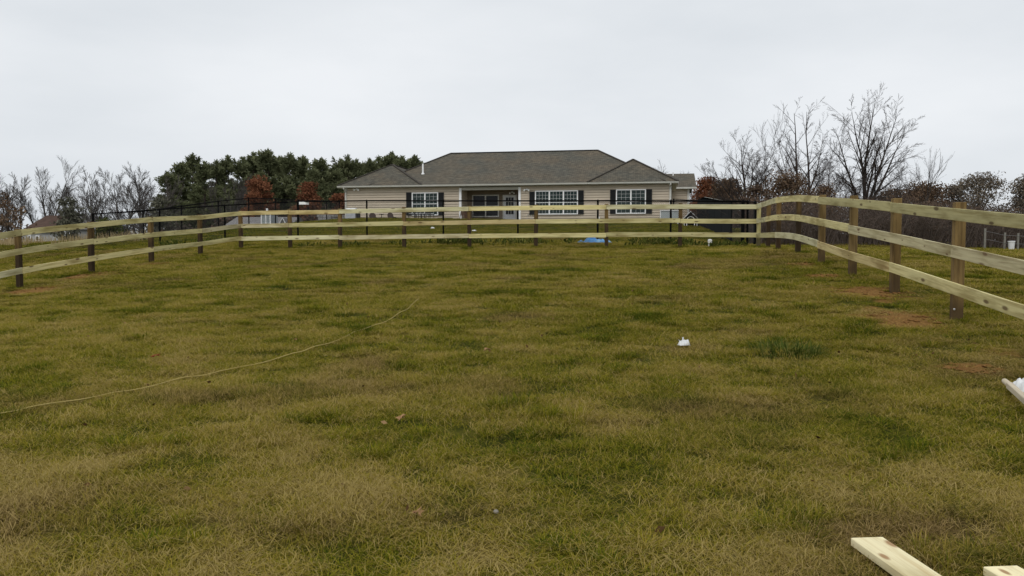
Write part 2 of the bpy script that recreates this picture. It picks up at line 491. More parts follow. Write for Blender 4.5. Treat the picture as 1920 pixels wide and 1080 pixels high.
M['understory'] = leaf_mat('understory_leaves', [(0.0, (0.05, 0.045, 0.036)), (0.5, (0.10, 0.082, 0.066)), (0.85, (0.16, 0.09, 0.065)), (1.0, (0.08, 0.09, 0.05))], 0.2)
M['greybush'] = leaf_mat('grey_green_leaves', [(0.0, (0.06, 0.062, 0.045)), (1.0, (0.17, 0.165, 0.12))], 0.2)
M['tallgrass'] = leaf_mat('dry_tall_grass', [(0.0, (0.22, 0.16, 0.08)), (1.0, (0.46, 0.36, 0.20))], 0.3)
M['weeds'] = leaf_mat('weed_leaves', [(0.0, (0.03, 0.045, 0.010)), (0.7, (0.095, 0.105, 0.022)), (1.0, (0.22, 0.19, 0.06))], 0.25)
M['tussock'] = leaf_mat('tussock_blades', [(0.0, (0.03, 0.05, 0.010)), (0.6, (0.085, 0.115, 0.022)), (1.0, (0.22, 0.21, 0.06))], 0.25)
M['litter'] = leaf_mat('dead_leaf_scraps', [(0.0, (0.06, 0.035, 0.018)), (0.6, (0.16, 0.09, 0.04)), (1.0, (0.30, 0.19, 0.095))], 0.1)
M['cord'] = simple('yellow_cord', (0.42, 0.33, 0.11), 0.7, 0.15, 9, 0.3)
M['tarp'] = None
M['plastic'] = simple('white_plastic', (0.68, 0.69, 0.69), 0.35, 0.06, 20, 0.4)
M['pvc'] = simple('white_pvc', (0.78, 0.77, 0.74), 0.4, 0.06, 6, 0.4)
M['grey_panel'] = simple('grey_panel', (0.34, 0.37, 0.37), 0.5, 0.08, 3, 0.3)
M['steel'] = simple('stainless_steel', (0.45, 0.46, 0.48), 0.35, 0.15, 4, 0.5, 0.3)
M['wicker'] = simple('brown_wicker', (0.105, 0.08, 0.072), 0.8, 0.3, 30, 0.15)
M['dark_brown'] = simple('dark_brown_wood', (0.085, 0.045, 0.028), 0.7, 0.3, 8, 0.2)
M['dark_iron'] = simple('black_iron', (0.014, 0.014, 0.015), 0.5, 0.3, 9, 0.4)
M['cushion'] = simple('pale_cushion', (0.55, 0.55, 0.55), 0.9, 0.08, 9, 0.1)
M['far_roof'] = simple('brown_shingle_roof', (0.085, 0.055, 0.043), 0.9, 0.2, 1.5, 0.1)
M['far_roof_grey'] = simple('grey_shingle_roof', (0.20, 0.19, 0.185), 0.9, 0.12, 1.5, 0.1)
M['far_wall'] = simple('pale_grey_siding', (0.42, 0.42, 0.41), 0.7, 0.08, 1, 0.2)
M['far_wall_dark'] = simple('grey_siding', (0.24, 0.24, 0.235), 0.7, 0.1, 1, 0.2)
M['wire_post'] = simple('grey_weathered_post', (0.20, 0.19, 0.165), 0.9, 0.2, 6, 0.1)
M['wire'] = simple('galvanised_wire', (0.25, 0.25, 0.25), 0.5, 0.1, 3, 0.4, 0.5)
M['stone'] = simple('pale_pebble', (0.22, 0.20, 0.165), 0.8, 0.15, 20, 0.2)
M['leaf_tan'] = simple('tan_dead_leaf', (0.36, 0.215, 0.105), 0.8, 0.3, 30, 0.1)
M['leaf_red'] = simple('red_dead_leaf', (0.26, 0.06, 0.03), 0.8, 0.3, 30, 0.1)
M['soil'] = simple('orange_soil', (0.17, 0.088, 0.03), 0.95, 0.35, 14, 0.05, bump=0.5)

# shingle roof
m, t, b = new_mat('asphalt_shingles')
g = N(t, "ShaderNodeAttribute", attribute_name="grain")
bk = N(t, "ShaderNodeTexBrick", Scale=1.0); bk.offset = 0.5
bk.inputs['Color1'].default_value = (0.134, 0.121, 0.095, 1); bk.inputs['Color2'].default_value = (0.088, 0.082, 0.066, 1)
bk.inputs['Mortar'].default_value = (0.055, 0.048, 0.04, 1)
bk.inputs['Mortar Size'].default_value = 0.012; bk.inputs['Brick Width'].default_value = 0.33; bk.inputs['Row Height'].default_value = 0.145
t.links.new(g.outputs['Vector'], bk.inputs['Vector'])
n1 = N(t, "ShaderNodeTexNoise", Scale=0.45, Detail=4.0); t.links.new(g.outputs['Vector'], n1.inputs['Vector'])
r1 = ramp(t, [(0.35, (0.84, 0.90, 0.94)), (0.65, (1.10, 1.03, 0.96))]); t.links.new(n1.outputs['Fac'], r1.inputs['Fac'])
n2 = N(t, "ShaderNodeTexNoise", Scale=3.5, Detail=5.0); t.links.new(g.outputs['Vector'], n2.inputs['Vector'])
r2 = ramp(t, [(0.35, (0.8, 0.8, 0.8)), (0.65, (1.18, 1.15, 1.12))]); t.links.new(n2.outputs['Fac'], r2.inputs['Fac'])
a1 = N(t, "ShaderNodeMix", data_type='RGBA', blend_type='MULTIPLY'); a1.inputs[0].default_value = 1
a2 = N(t, "ShaderNodeMix", data_type='RGBA', blend_type='MULTIPLY'); a2.inputs[0].default_value = 1
t.links.new(bk.outputs['Color'], a1.inputs[6]); t.links.new(r1.outputs[0], a1.inputs[7])
t.links.new(a1.outputs[2], a2.inputs[6]); t.links.new(r2.outputs[0], a2.inputs[7])
t.links.new(a2.outputs[2], b.inputs['Base Color']); b.inputs['Roughness'].default_value = 0.9
b.inputs['Specular IOR Level'].default_value = 0.15
M['shingle'] = m
M['hipcap'] = simple('hip_shingles', (0.062, 0.055, 0.046), 0.9, 0.3, 6, 0.1)

# blue tarp
m, t, b = new_mat('blue_tarp')
tcn = N(t, "ShaderNodeTexCoord"); n1 = N(t, "ShaderNodeTexNoise", Scale=2.6, Detail=4.0)
t.links.new(tcn.outputs['Object'], n1.inputs['Vector'])
r1 = ramp(t, [(0.32, (0.03, 0.08, 0.08)), (0.45, (0.03, 0.14, 0.33)), (0.58, (0.05, 0.22, 0.50)), (0.72, (0.22, 0.40, 0.50))])
t.links.new(n1.outputs['Fac'], r1.inputs['Fac']); t.links.new(r1.outputs[0], b.inputs['Base Color'])
b.inputs['Roughness'].default_value = 0.45
M['tarp'] = m

# grass blades: 'bl' = random per blade, 'dry' = patch value carried by the instance
m, t, b = new_mat('grass_blades')
dry = N(t, "ShaderNodeAttribute", attribute_name="dry", attribute_type='INSTANCER')
bl = N(t, "ShaderNodeAttribute", attribute_name="bl")
ad = N(t, "ShaderNodeMath", operation='MULTIPLY_ADD'); ad.inputs[1].default_value = 0.75
t.links.new(bl.outputs['Fac'], ad.inputs[0])
sb = N(t, "ShaderNodeMath", operation='SUBTRACT'); sb.inputs[1].default_value = 0.33
t.links.new(dry.outputs['Fac'], sb.inputs[0]); t.links.new(sb.outputs[0], ad.inputs[2])
GR = ramp(t, [(0.0, (0.062, 0.090, 0.010)), (0.22, (0.140, 0.158, 0.012)), (0.48, (0.272, 0.245, 0.020)), (0.72, (0.345, 0.262, 0.046)), (1.0, (0.45, 0.35, 0.13))])
t.links.new(ad.outputs[0], GR.inputs['Fac'])
BR = ramp(t, [(0.0, (0.060, 0.040, 0.016)), (0.45, (0.150, 0.098, 0.038)), (1.0, (0.34, 0.235, 0.105))])
t.links.new(bl.outputs['Fac'], BR.inputs['Fac'])
brn = N(t, "ShaderNodeAttribute", attribute_name="brn", attribute_type='INSTANCER')
BM = N(t, "ShaderNodeMix", data_type='RGBA')
t.links.new(brn.outputs['Fac'], BM.inputs[0]); t.links.new(GR.outputs[0], BM.inputs[6]); t.links.new(BR.outputs[0], BM.inputs[7])
di = N(t, "ShaderNodeBsdfDiffuse"); tr = N(t, "ShaderNodeBsdfTranslucent")
t.links.new(BM.outputs[2], di.inputs[0]); t.links.new(BM.outputs[2], tr.inputs[0])
ms = N(t, "ShaderNodeMixShader"); ms.inputs[0].default_value = 0.3
t.links.new(di.outputs[0], ms.inputs[1]); t.links.new(tr.outputs[0], ms.inputs[2])
t.links.new(ms.outputs[0], t.nodes['Material Output'].inputs['Surface']); t.nodes.remove(b)
M['grass'] = m

# ground under the grass: 'dry' and 'soil' are painted per vertex
m, t, b = new_mat('turf_ground')
dry = N(t, "ShaderNodeAttribute", attribute_name="dry")
soil = N(t, "ShaderNodeAttribute", attribute_name="soil")
geo = N(t, "ShaderNodeNewGeometry")
nz = N(t, "ShaderNodeTexNoise", Scale=5.0, Detail=8.0, Roughness=0.7); t.links.new(geo.outputs['Position'], nz.inputs['Vector'])
nz2 = N(t, "ShaderNodeTexNoise", Scale=38.0, Detail=6.0, Roughness=0.75); t.links.new(geo.outputs['Position'], nz2.inputs['Vector'])
s1 = N(t, "ShaderNodeMath", operation='MULTIPLY_ADD'); s1.inputs[1].default_value = 0.7
t.links.new(nz2.outputs['Fac'], s1.inputs[0]); t.links.new(dry.outputs['Fac'], s1.inputs[2])
s2 = N(t, "ShaderNodeMath", operation='MULTIPLY_ADD'); s2.inputs[1].default_value = 0.5; s2.inputs[2].default_value = 0.0
t.links.new(nz.outputs['Fac'], s2.inputs[0])
s3 = N(t, "ShaderNodeMath", operation='ADD'); t.links.new(s1.outputs[0], s3.inputs[0]); t.links.new(s2.outputs[0], s3.inputs[1])
s4 = N(t, "ShaderNodeMath", operation='SUBTRACT'); s4.inputs[1].default_value = 0.6; t.links.new(s3.outputs[0], s4.inputs[0])
r = ramp(t, [(0.0, (0.022, 0.030, 0.006)), (0.3, (0.055, 0.060, 0.008)), (0.55, (0.11, 0.098, 0.014)), (0.8, (0.16, 0.12, 0.026)), (1.0, (0.21, 0.16, 0.05))])
t.links.new(s4.outputs[0], r.inputs['Fac'])
sr = ramp(t, [(0.32, (0.065, 0.036, 0.014)), (0.5, (0.23, 0.122, 0.036)), (0.7, (0.40, 0.235, 0.085))])
t.links.new(nz2.outputs['Fac'], sr.inputs['Fac'])
sm = N(t, "ShaderNodeMath", operation='MULTIPLY_ADD'); sm.inputs[1].default_value = 0.9
t.links.new(nz.outputs['Fac'], sm.inputs[0]); t.links.new(soil.outputs['Fac'], sm.inputs[2])
rs = ramp(t, [(0.78, (0, 0, 0)), (0.98, (1, 1, 1))]); t.links.new(sm.outputs[0], rs.inputs['Fac'])
gb = N(t, "ShaderNodeAttribute", attribute_name="brn")
rb = ramp(t, [(0.3, (0.035, 0.024, 0.012)), (0.7, (0.16, 0.105, 0.045))]); t.links.new(nz2.outputs['Fac'], rb.inputs['Fac'])
mb_ = N(t, "ShaderNodeMix", data_type='RGBA'); t.links.new(gb.outputs['Fac'], mb_.inputs[0]); t.links.new(r.outputs[0], mb_.inputs[6]); t.links.new(rb.outputs[0], mb_.inputs[7])
mm = N(t, "ShaderNodeMix", data_type='RGBA'); t.links.new(rs.outputs[0], mm.inputs[0])
t.links.new(mb_.outputs[2], mm.inputs[6]); t.links.new(sr.outputs[0], mm.inputs[7])
t.links.new(mm.outputs[2], b.inputs['Base Color']); b.inputs['Roughness'].default_value = 1.0
b.inputs['Specular IOR Level'].default_value = 0.05
bp = N(t, "ShaderNodeBump", Strength=0.7, Distance=0.05)
t.links.new(nz2.outputs['Fac'], bp.inputs['Height']); t.links.new(bp.outputs[0], b.inputs['Normal'])
M['ground'] = m

# ------------------------------------------------------------------ patches of dry grass and bare soil
SOIL = []   # (x, y, rx, ry, strength)
def soil_at(px, py, wpx, hpx, s=1.0):
    c = G(px, py); a = G(px, py - hpx / 2); b_ = G(px, py + hpx / 2)
    SOIL.append((c.x, (a.y + b_.y) / 2, wpx / 2 / F_PX * c.y, abs(a.y - b_.y) / 2, s))
for s in [(1705, 600, 150, 30, 1.0), (1625, 550, 120, 20, 0.95), (1545, 520, 70, 9, 0.8), (1505, 497, 60, 6, 0.7), (1822, 696, 95, 26, 0.85),
          (172, 517, 90, 9, 0.9), (50, 548, 110, 12, 0.9), (292, 496, 60, 5, 0.75), (1890, 665, 90, 20, 0.6), (1450, 470, 60, 4, 0.7), (1240, 453, 110, 12, 0.65), (1150, 483, 60, 5, 0.5),
          (1660, 566, 60, 10, 0.7)]:
    soil_at(*s)

DRYP = []
for px, py, wp, hp, s in [(1120, 800, 190, 50, 0.32), (900, 715, 170, 24, 0.18), (590, 985, 240, 40, 0.22), (1290, 745, 260, 40, 0.12), (1480, 1040, 300, 60, 0.2),
                          (430, 640, 260, 20, 0.08), (860, 530, 700, 22, 0.08), (1750, 870, 320, 120, 0.12), (300, 830, 300, 60, 0.1), (1260, 650, 150, 14, 0.22),
                          (1030, 600, 300, 30, -0.12), (700, 600, 260, 24, -0.08), (1480, 655, 150, 30, -0.26), (140, 900, 260, 60, 0.12), (1240, 690, 60, 12, -0.2),
                          (60, 700, 240, 60, -0.1), (1460, 730, 150, 30, -0.14), (1120, 920, 110, 30, -0.1), (850, 870, 200, 22, -0.07), (1740, 690, 120, 16, -0.2), (950, 470, 900, 10, 0.06), (95, 547, 70, 5, .5), (1700, 575, 120, 14, -.3), (240, 500, 160, 10, .1)]:
    c = G(px, py); a = G(px, py - hp / 2); b_ = G(px, py + hp / 2)
    DRYP.append((c.x, (a.y + b_.y) / 2, wp / 2 / F_PX * c.y, abs(a.y - b_.y) / 2, s))

def soil_np(x, y):
    s = np.zeros_like(np.asarray(x, float))
    wob = 0.45 + 1.1 * fbm(np.asarray(x) * 3.0, np.asarray(y) * 3.0, 77, 4)
    for (cx, cy, rx, ry, k) in SOIL:
        d = np.sqrt(((x - cx) / max(rx, .15)) ** 2 + ((y - cy) / max(ry, .15)) ** 2) * wob
        s = np.maximum(s, k * np.clip(1.35 - d * 0.75, 0, 1))
    return s

BRN = []
for px, py, wp, hp, k in [(1760, 1000, 420, 90, .75), (1850, 700, 240, 60, .6), (1580, 1020, 200, 60, .5), (880, 965, 260, 40, .45), (560, 1000, 200, 40, .5), (1290, 655, 90, 10, .5), (1120, 800, 130, 30, .3),
                          (700, 990, 500, 50, .2), (1350, 760, 300, 40, .2), (430, 985, 160, 30, .4), (900, 715, 120, 16, .35), (1740, 640, 200, 20, .35), (60, 548, 160, 12, .4), (172, 520, 130, 12, .4)]:
    c = G(px, py); a = G(px, py - hp / 2); b_ = G(px, py + hp / 2)
    BRN.append((c.x, (a.y + b_.y) / 2, wp / 2 / F_PX * c.y, abs(a.y - b_.y) / 2, k))
def brn_np(x, y):
    x = np.asarray(x, float); y = np.asarray(y, float)
    b0 = np.clip((fbm(x * 0.8 + 13, y * 0.8 + 29, 121, 4) - 0.60) * 3.2, 0, .6)
    for (cx, cy, rx, ry, k) in BRN:
        b0 = b0 + k * np.exp(-(((x - cx) / rx) ** 2 + ((y - cy) / ry) ** 2)) * (0.5 + fbm(x * 2.4, y * 2.4, 131, 3))
    return np.clip(b0, 0, .9)

def dry_np(x, y):
    x = np.asarray(x, float); y = np.asarray(y, float)
    d = 0.33 + 0.34 * (fbm(x * 0.4 + 3, y * 0.4 + 9, 21, 3) - 0.5) + 0.55 * (fbm(x * 1.5 + 30, y * 1.5 + 5, 31, 3) - 0.5) + 0.85 * (fbm(x * 4.2 + 30, y * 4.2 + 5, 37, 2) - 0.5)
    d = d + 0.07 * np.clip((8.5 - y) / 6, 0, 1) + 0.05 * np.clip((x - 1) / 4, 0, 1) * np.clip((12 - y) / 6, 0, 1)
    d = d - 0.18 * np.clip((y - 31) / 6, 0, 1)
    for (cx, cy, rx, ry, k) in DRYP:
        q = np.exp(-(((x - cx) / rx) ** 2 + ((y - cy) / ry) ** 2))
        d = d + k * q
    d = d + 0.25 * soil_np(x, y)
    return np.clip(d, 0.06, 1.0)

# ------------------------------------------------------------------ ground
def axis(lo, hi, n, k):
    s = np.linspace(-1, 1, n)
    v = np.sinh(s * k) / math.sinh(k)
    return np.where(v < 0, -v * lo, v * hi)
gx = axis(-420, 420, 330, 6.2)
gy = np.concatenate([np.linspace(-60, -2, 20)[:-1], np.linspace(-2, 12, 110)[:-1], np.linspace(12, 30, 100)[:-1], np.linspace(30, 70, 70)[:-1], np.geomspace(70, 600, 40)])
XX, YY = np.meshgrid(gx, gy)
ZZ = ground_np(XX, YY)
SO = soil_np(XX, YY)
ZZ = ZZ + SO * 0.05 * fbm(XX * 4, YY * 4, 91, 3)
nx, ny = len(gx), len(gy)
idx = np.arange(nx * ny).reshape(ny, nx)
Fq = np.stack([idx[:-1, :-1], idx[:-1, 1:], idx[1:, 1:], idx[1:, :-1]], -1).reshape(-1, 4)
go = np_obj("ground", np.stack([XX, YY, ZZ], -1).reshape(-1, 3), Fq, M['ground'], attr={"dry": dry_np(XX, YY).ravel(), "brn": brn_np(XX, YY).ravel(), "soil": SO.ravel()})
go['kind'] = "structure"
for p in go.data.polygons: p.use_smooth = True

# ------------------------------------------------------------------ grass
def blades(n, rad, h0, h1, w, lean, seed, flat=0.0, tuft=False):
    r = np.random.RandomState(seed)
    ang = r.rand(n) * 2 * np.pi; rr = rad * np.sqrt(r.rand(n))
    bx, by = rr * np.cos(ang), rr * np.sin(ang)
    h = h0 + (h1 - h0) * r.rand(n)
    la = (ang + (r.rand(n) - .5) * 1.6) if tuft else r.rand(n) * 2 * np.pi
    le = lean * (0.3 + r.rand(n)) + flat
    dx, dy = np.cos(la), np.sin(la)
    # three stations along a bending blade
    V = []; 
    ww = w * (0.6 + 0.8 * r.rand(n))
    for s, wf in ((0.0, 1.0), (0.5, 0.85), (1.0, 0.08)):
        out_ = np.sin(np.minimum(le * (0.45 + 0.75 * s), 1.62)) * h * s
        zz = np.cos(np.minimum(le * (0.45 + 0.75 * s), 1.55)) * h * s + flat * 0.012
        px_, py_ = bx + dx * out_, by + dy * out_
        ox, oy = -dy * ww * wf / 2, dx * ww * wf / 2
        V.append(np.stack([px_ - ox, py_ - oy, zz], -1)); V.append(np.stack([px_ + ox, py_ + oy, zz], -1))
    V = np.stack(V, 1)
    base = (np.arange(n) * 6)[:, None]
    q = np.concatenate([base + np.array([[0, 1, 3, 2]]), base + np.array([[2, 3, 5, 4]])])
    return V.reshape(-1, 3), q, np.repeat(r.rand(n), 6)

clump_col = bpy.data.collections.new("grass_clumps")
def clump(parts, name):
    Vs, Fs, Bs, b0 = [], [], [], 0
    for V, q, bl in parts:
        Vs.append(V); Fs.append(q + b0); Bs.append(bl); b0 += len(V)
    me = np_mesh(name, np.concatenate(Vs), np.concatenate(Fs))
    at = me.attributes.new("bl", 'FLOAT', 'POINT'); at.data.foreach_set("value", np.concatenate(Bs).astype(np.float32))
    me.materials.append(M['grass'])
    o = bpy.data.objects.new(name, me)
    clump_col.objects.link(o)
def shift(p, s, k=1.0):
    return p[0], p[1], np.clip(p[2] * k + s, 0, 1.4)
for i in range(4):      # 0-3 short mixed turf
    clump([blades(105, .13, .025, .075, .0033, 1.0, 100 + i), shift(blades(30, .16, .07, .16, .0021, .3, 140 + i, flat=.95), .5)], "clump_a%d" % i)
for i in range(3):      # 4-6 matted straw lying flat
    clump([shift(blades(80, .16, .07, .17, .0025, .25, 200 + i, flat=1.05), .28), blades(40, .13, .03, .07, .0035, .9, 240 + i)], "clump_b%d" % i)
for i in range(3):      # 7-9 green tussock
    clump([shift(blades(100, .08, .05, .115, .0044, 1.0, 300 + i, tuft=True), -.22), shift(blades(22, .09, .07, .13, .003, .9, 340 + i, tuft=True), .3)], "clump_c%d" % i)
for i in range(2):      # 10-11 upright fine yellow seed stalks
    clump([shift(blades(22, .15, .06, .13, .0024, .8, 400 + i), .4), blades(45, .14, .03, .07, .0045, .7, 440 + i)], "clump_d%d" % i)

rng = np.random.RandomState(7)
pts = []
def scatter(y0, y1, dens, xpad, half=0.66):
    x1 = half * y1 + xpad
    n = int((y1 - y0) * 2 * x1 * dens)
    x = (rng.rand(n) * 2 - 1) * x1; y = y0 + rng.rand(n) * (y1 - y0)
    k = np.abs(x) < half * y + xpad
    return x[k], y[k]
bands = [(0.8, 4.5, 130, 4.5), (4.5, 7, 115, 4.5), (7, 10, 85, 4.5), (10, 14, 58, 4.5), (14, 19, 38, 4.5), (19, 25, 27, 4.5), (25, 33, 20, 5), (33, 42, 11, 5), (42, 64, 6, 5)]
X_, Y_, S_ = [], [], []
for (a, b_, de, pad) in bands:
    x, y = scatter(a, b_, de, pad)
    X_.append(x); Y_.append(y)
gxp, gyp = np.concatenate(X_), np.concatenate(Y_)
for r_ in RIGHT_RUN + BACK_RUN + LEFT_RUN:
    b_ = P(r_[0], r_[2], r_[3]); k = 16
    aa = rng.rand(k) * 6.283; dd_ = .09 + .14 * rng.rand(k)
    gxp = np.concatenate([gxp, b_.x + dd_ * np.cos(aa)]); gyp = np.concatenate([gyp, b_.y + dd_ * np.sin(aa)])
n_tuft = 16 * len(RIGHT_RUN + BACK_RUN + LEFT_RUN)
is_tuft = np.zeros(len(gxp), bool); is_tuft[-n_tuft:] = True
# keep grass out of the house and the distant slope
sv = soil_np(gxp, gyp)
keep = (rng.rand(len(gxp)) > np.clip(sv * 1.4 - 0.3, 0, 0.95))
holes = fbm(gxp * 5.5 + 91, gyp * 5.5 + 17, 95, 2)
keep &= ~((holes < 0.26) & (rng.rand(len(gxp)) < 0.8))
keep &= ~((gyp > 57.5 - 0.17 * (gxp - 11.6)) & (gxp > -13.4) & (gxp < 14))
gxp, gyp, sv, is_tuft = gxp[keep], gyp[keep], sv[keep], is_tuft[keep]
n = len(gxp)
dr = dry_np(gxp, gyp)
dist = np.hypot(gxp, gyp)
sxy = np.clip(0.9 + 0.055 * np.maximum(dist - 5, 0), 0.9, 2.6) * (0.8 + 0.5 * rng.rand(n))
hmod = 0.5 + 0.75 * fbm(gxp * 1.3 + 55, gyp * 1.3 + 60, 61, 3)
szz = (0.75 + 0.35 * rng.rand(n)) * hmod * np.clip(1.0 + 0.02 * np.maximum(dist - 8, 0), 1, 1.35)
szz = szz * np.where(gyp > 32, 0.8, 1.0) * (1 - 0.5 * np.clip(sv, 0, 1))
u = rng.rand(n)
var = rng.randint(0, 4, n)
var = np.where(u < np.clip(dr * 1.2 - 0.22, 0, 0.7), 4 + rng.randint(0, 3, n), var)
tus = fbm(gxp * 2.8 + 11, gyp * 2.8 + 71, 81, 3)
u2 = rng.rand(n)
var = np.where((tus > 0.64) & (u2 < 0.4), 7 + rng.randint(0, 3, n), var)
var = np.where((tus < 0.45) & (u2 < 0.1), 10 + rng.randint(0, 2, n), var)
var = np.where(is_tuft, 7 + rng.randint(0, 3, n), var); szz = np.where(is_tuft, szz * 1.25, szz); sxy = np.where(is_tuft, .8, sxy)
dr = np.where(var >= 7, np.where(var < 10, dr - 0.09, dr + .05), dr)
dr = np.clip(dr + (rng.rand(n) - 0.5) * 0.2, 0, 1)
gzp = ground_np(gxp, gyp) + soil_np(gxp, gyp) * 0.02 - 0.004
me = bpy.data.meshes.new("grass")
me.vertices.add(n); me.vertices.foreach_set("co", np.stack([gxp, gyp, gzp], -1).astype(np.float32).ravel())
bn = np.clip(brn_np(gxp, gyp) + (rng.rand(n) - .5) * .3, 0, 1)
for nm, a in (("dry", dr), ("brn", bn), ("rotz", rng.rand(n) * 6.283), ("sxy", sxy), ("szz", szz)):
    at = me.attributes.new(nm, 'FLOAT', 'POINT'); at.data.foreach_set("value", a.astype(np.float32))
at = me.attributes.new("kind", 'INT', 'POINT'); at.data.foreach_set("value", var.astype(np.int32))
me.materials.append(M['grass'])
grass = bpy.data.objects.new("grass", me)
COL.objects.link(grass)
tag(grass, "olive and straw coloured meadow grass covering the sloping paddock", "grass", kind="stuff")
ng = bpy.data.node_groups.new("grass_nodes", 'GeometryNodeTree')
ng.interface.new_socket("Geometry", in_out='INPUT', socket_type='NodeSocketGeometry')
ng.interface.new_socket("Geometry", in_out='OUTPUT', socket_type='NodeSocketGeometry')
gi = ng.nodes.new("NodeGroupInput"); goo = ng.nodes.new("NodeGroupOutput")
iop = ng.nodes.new("GeometryNodeInstanceOnPoints")
ci = ng.nodes.new("GeometryNodeCollectionInfo")
ci.inputs['Collection'].default_value = clump_col
ci.inputs['Separate Children'].default_value = True
ci.inputs['Reset Children'].default_value = True
def attr(nm, ty):
    a = ng.nodes.new("GeometryNodeInputNamedAttribute"); a.data_type = ty; a.inputs['Name'].default_value = nm
    return a
ak, ar, asx, asz = attr("kind", 'INT'), attr("rotz", 'FLOAT'), attr("sxy", 'FLOAT'), attr("szz", 'FLOAT')
cr_, cs_ = ng.nodes.new("ShaderNodeCombineXYZ"), ng.nodes.new("ShaderNodeCombineXYZ")
ng.links.new(ar.outputs[0], cr_.inputs[2])
ng.links.new(asx.outputs[0], cs_.inputs[0]); ng.links.new(asx.outputs[0], cs_.inputs[1]); ng.links.new(asz.outputs[0], cs_.inputs[2])
ng.links.new(gi.outputs[0], iop.inputs['Points'])
ng.links.new(ci.outputs[0], iop.inputs['Instance'])
iop.inputs['Pick Instance'].default_value = True
ng.links.new(ak.outputs[0], iop.inputs['Instance Index'])
ng.links.new(cr_.outputs[0], iop.inputs['Rotation'])
ng.links.new(cs_.outputs[0], iop.inputs['Scale'])
ng.links.new(iop.outputs[0], goo.inputs[0])
md = grass.modifiers.new("scatter", 'NODES'); md.node_group = ng

# ------------------------------------------------------------------ three-rail board fence round the paddock
def smoothz(zs):
    """Catmull-Rom heights through the posts"""
    def f(i, s):
        p0 = zs[max(i - 1, 0)]; p1 = zs[i]; p2 = zs[i + 1]; p3 = zs[min(i + 2, len(zs) - 1)]
        return 0.5 * ((2 * p1) + (-p0 + p2) * s + (2 * p0 - 5 * p1 + 4 * p2 - p3) * s * s + (-p0 + 3 * p1 - 3 * p2 + p3) * s ** 3)
    return f

FENCE0 = P(*[RIGHT_RUN[0][i] for i in (0, 2, 3)])
fence = thing("board_fence", "three rail fence of new pale pine boards on brown posts round the paddock", "fence", FENCE0)
BH, BT, PW = 0.142, 0.026, 0.115
RAILS = (-BH / 2, -BH / 2 - 0.44, -BH / 2 - 0.88)

def run_posts(run, skip=(), pale=(), tan=(), taller=None, lean=0.0, seed=1):
    rr = random.Random(seed)
    base = [P(a, c, d) for a, b_, c, d in run]
    for i, (a, b_, c, d) in enumerate(run):
        if i in skip: continue
        p = base[i]
        q0 = base[max(i - 1, 0)]; q1 = base[min(i + 1, len(run) - 1)]
        dirv = Vector((q1.x - q0.x, q1.y - q0.y, 0)).normalized()
        zt = P(a, b_, d).z + (taller[i] if taller else 0.03)
        zb = gnd(p.x, p.y) - 0.15
        R = Matrix.Rotation(math.atan2(dirv.y, dirv.x) + rr.uniform(-.06, .06), 3, 'Z') @ Matrix.Rotation(rr.uniform(-.012, .012), 3, 'Y')
        w = PW * rr.uniform(.95, 1.06)
        mb = MB(FENCE0)
        b0 = len(mb.v)
        mb.box((p.x, p.y, (zt + zb) / 2), (w, w, zt - zb), R, 2)
        h = (zt - zb) / 2
        mb.g = [(g[0] + h - 0.15, g[1], g[2]) for g in mb.g]
        po = mb.build("post", M['post_pale'] if i in pale else M['post_tan'] if i in tan else M['post'], fence, bevel=0.006, grain=True)

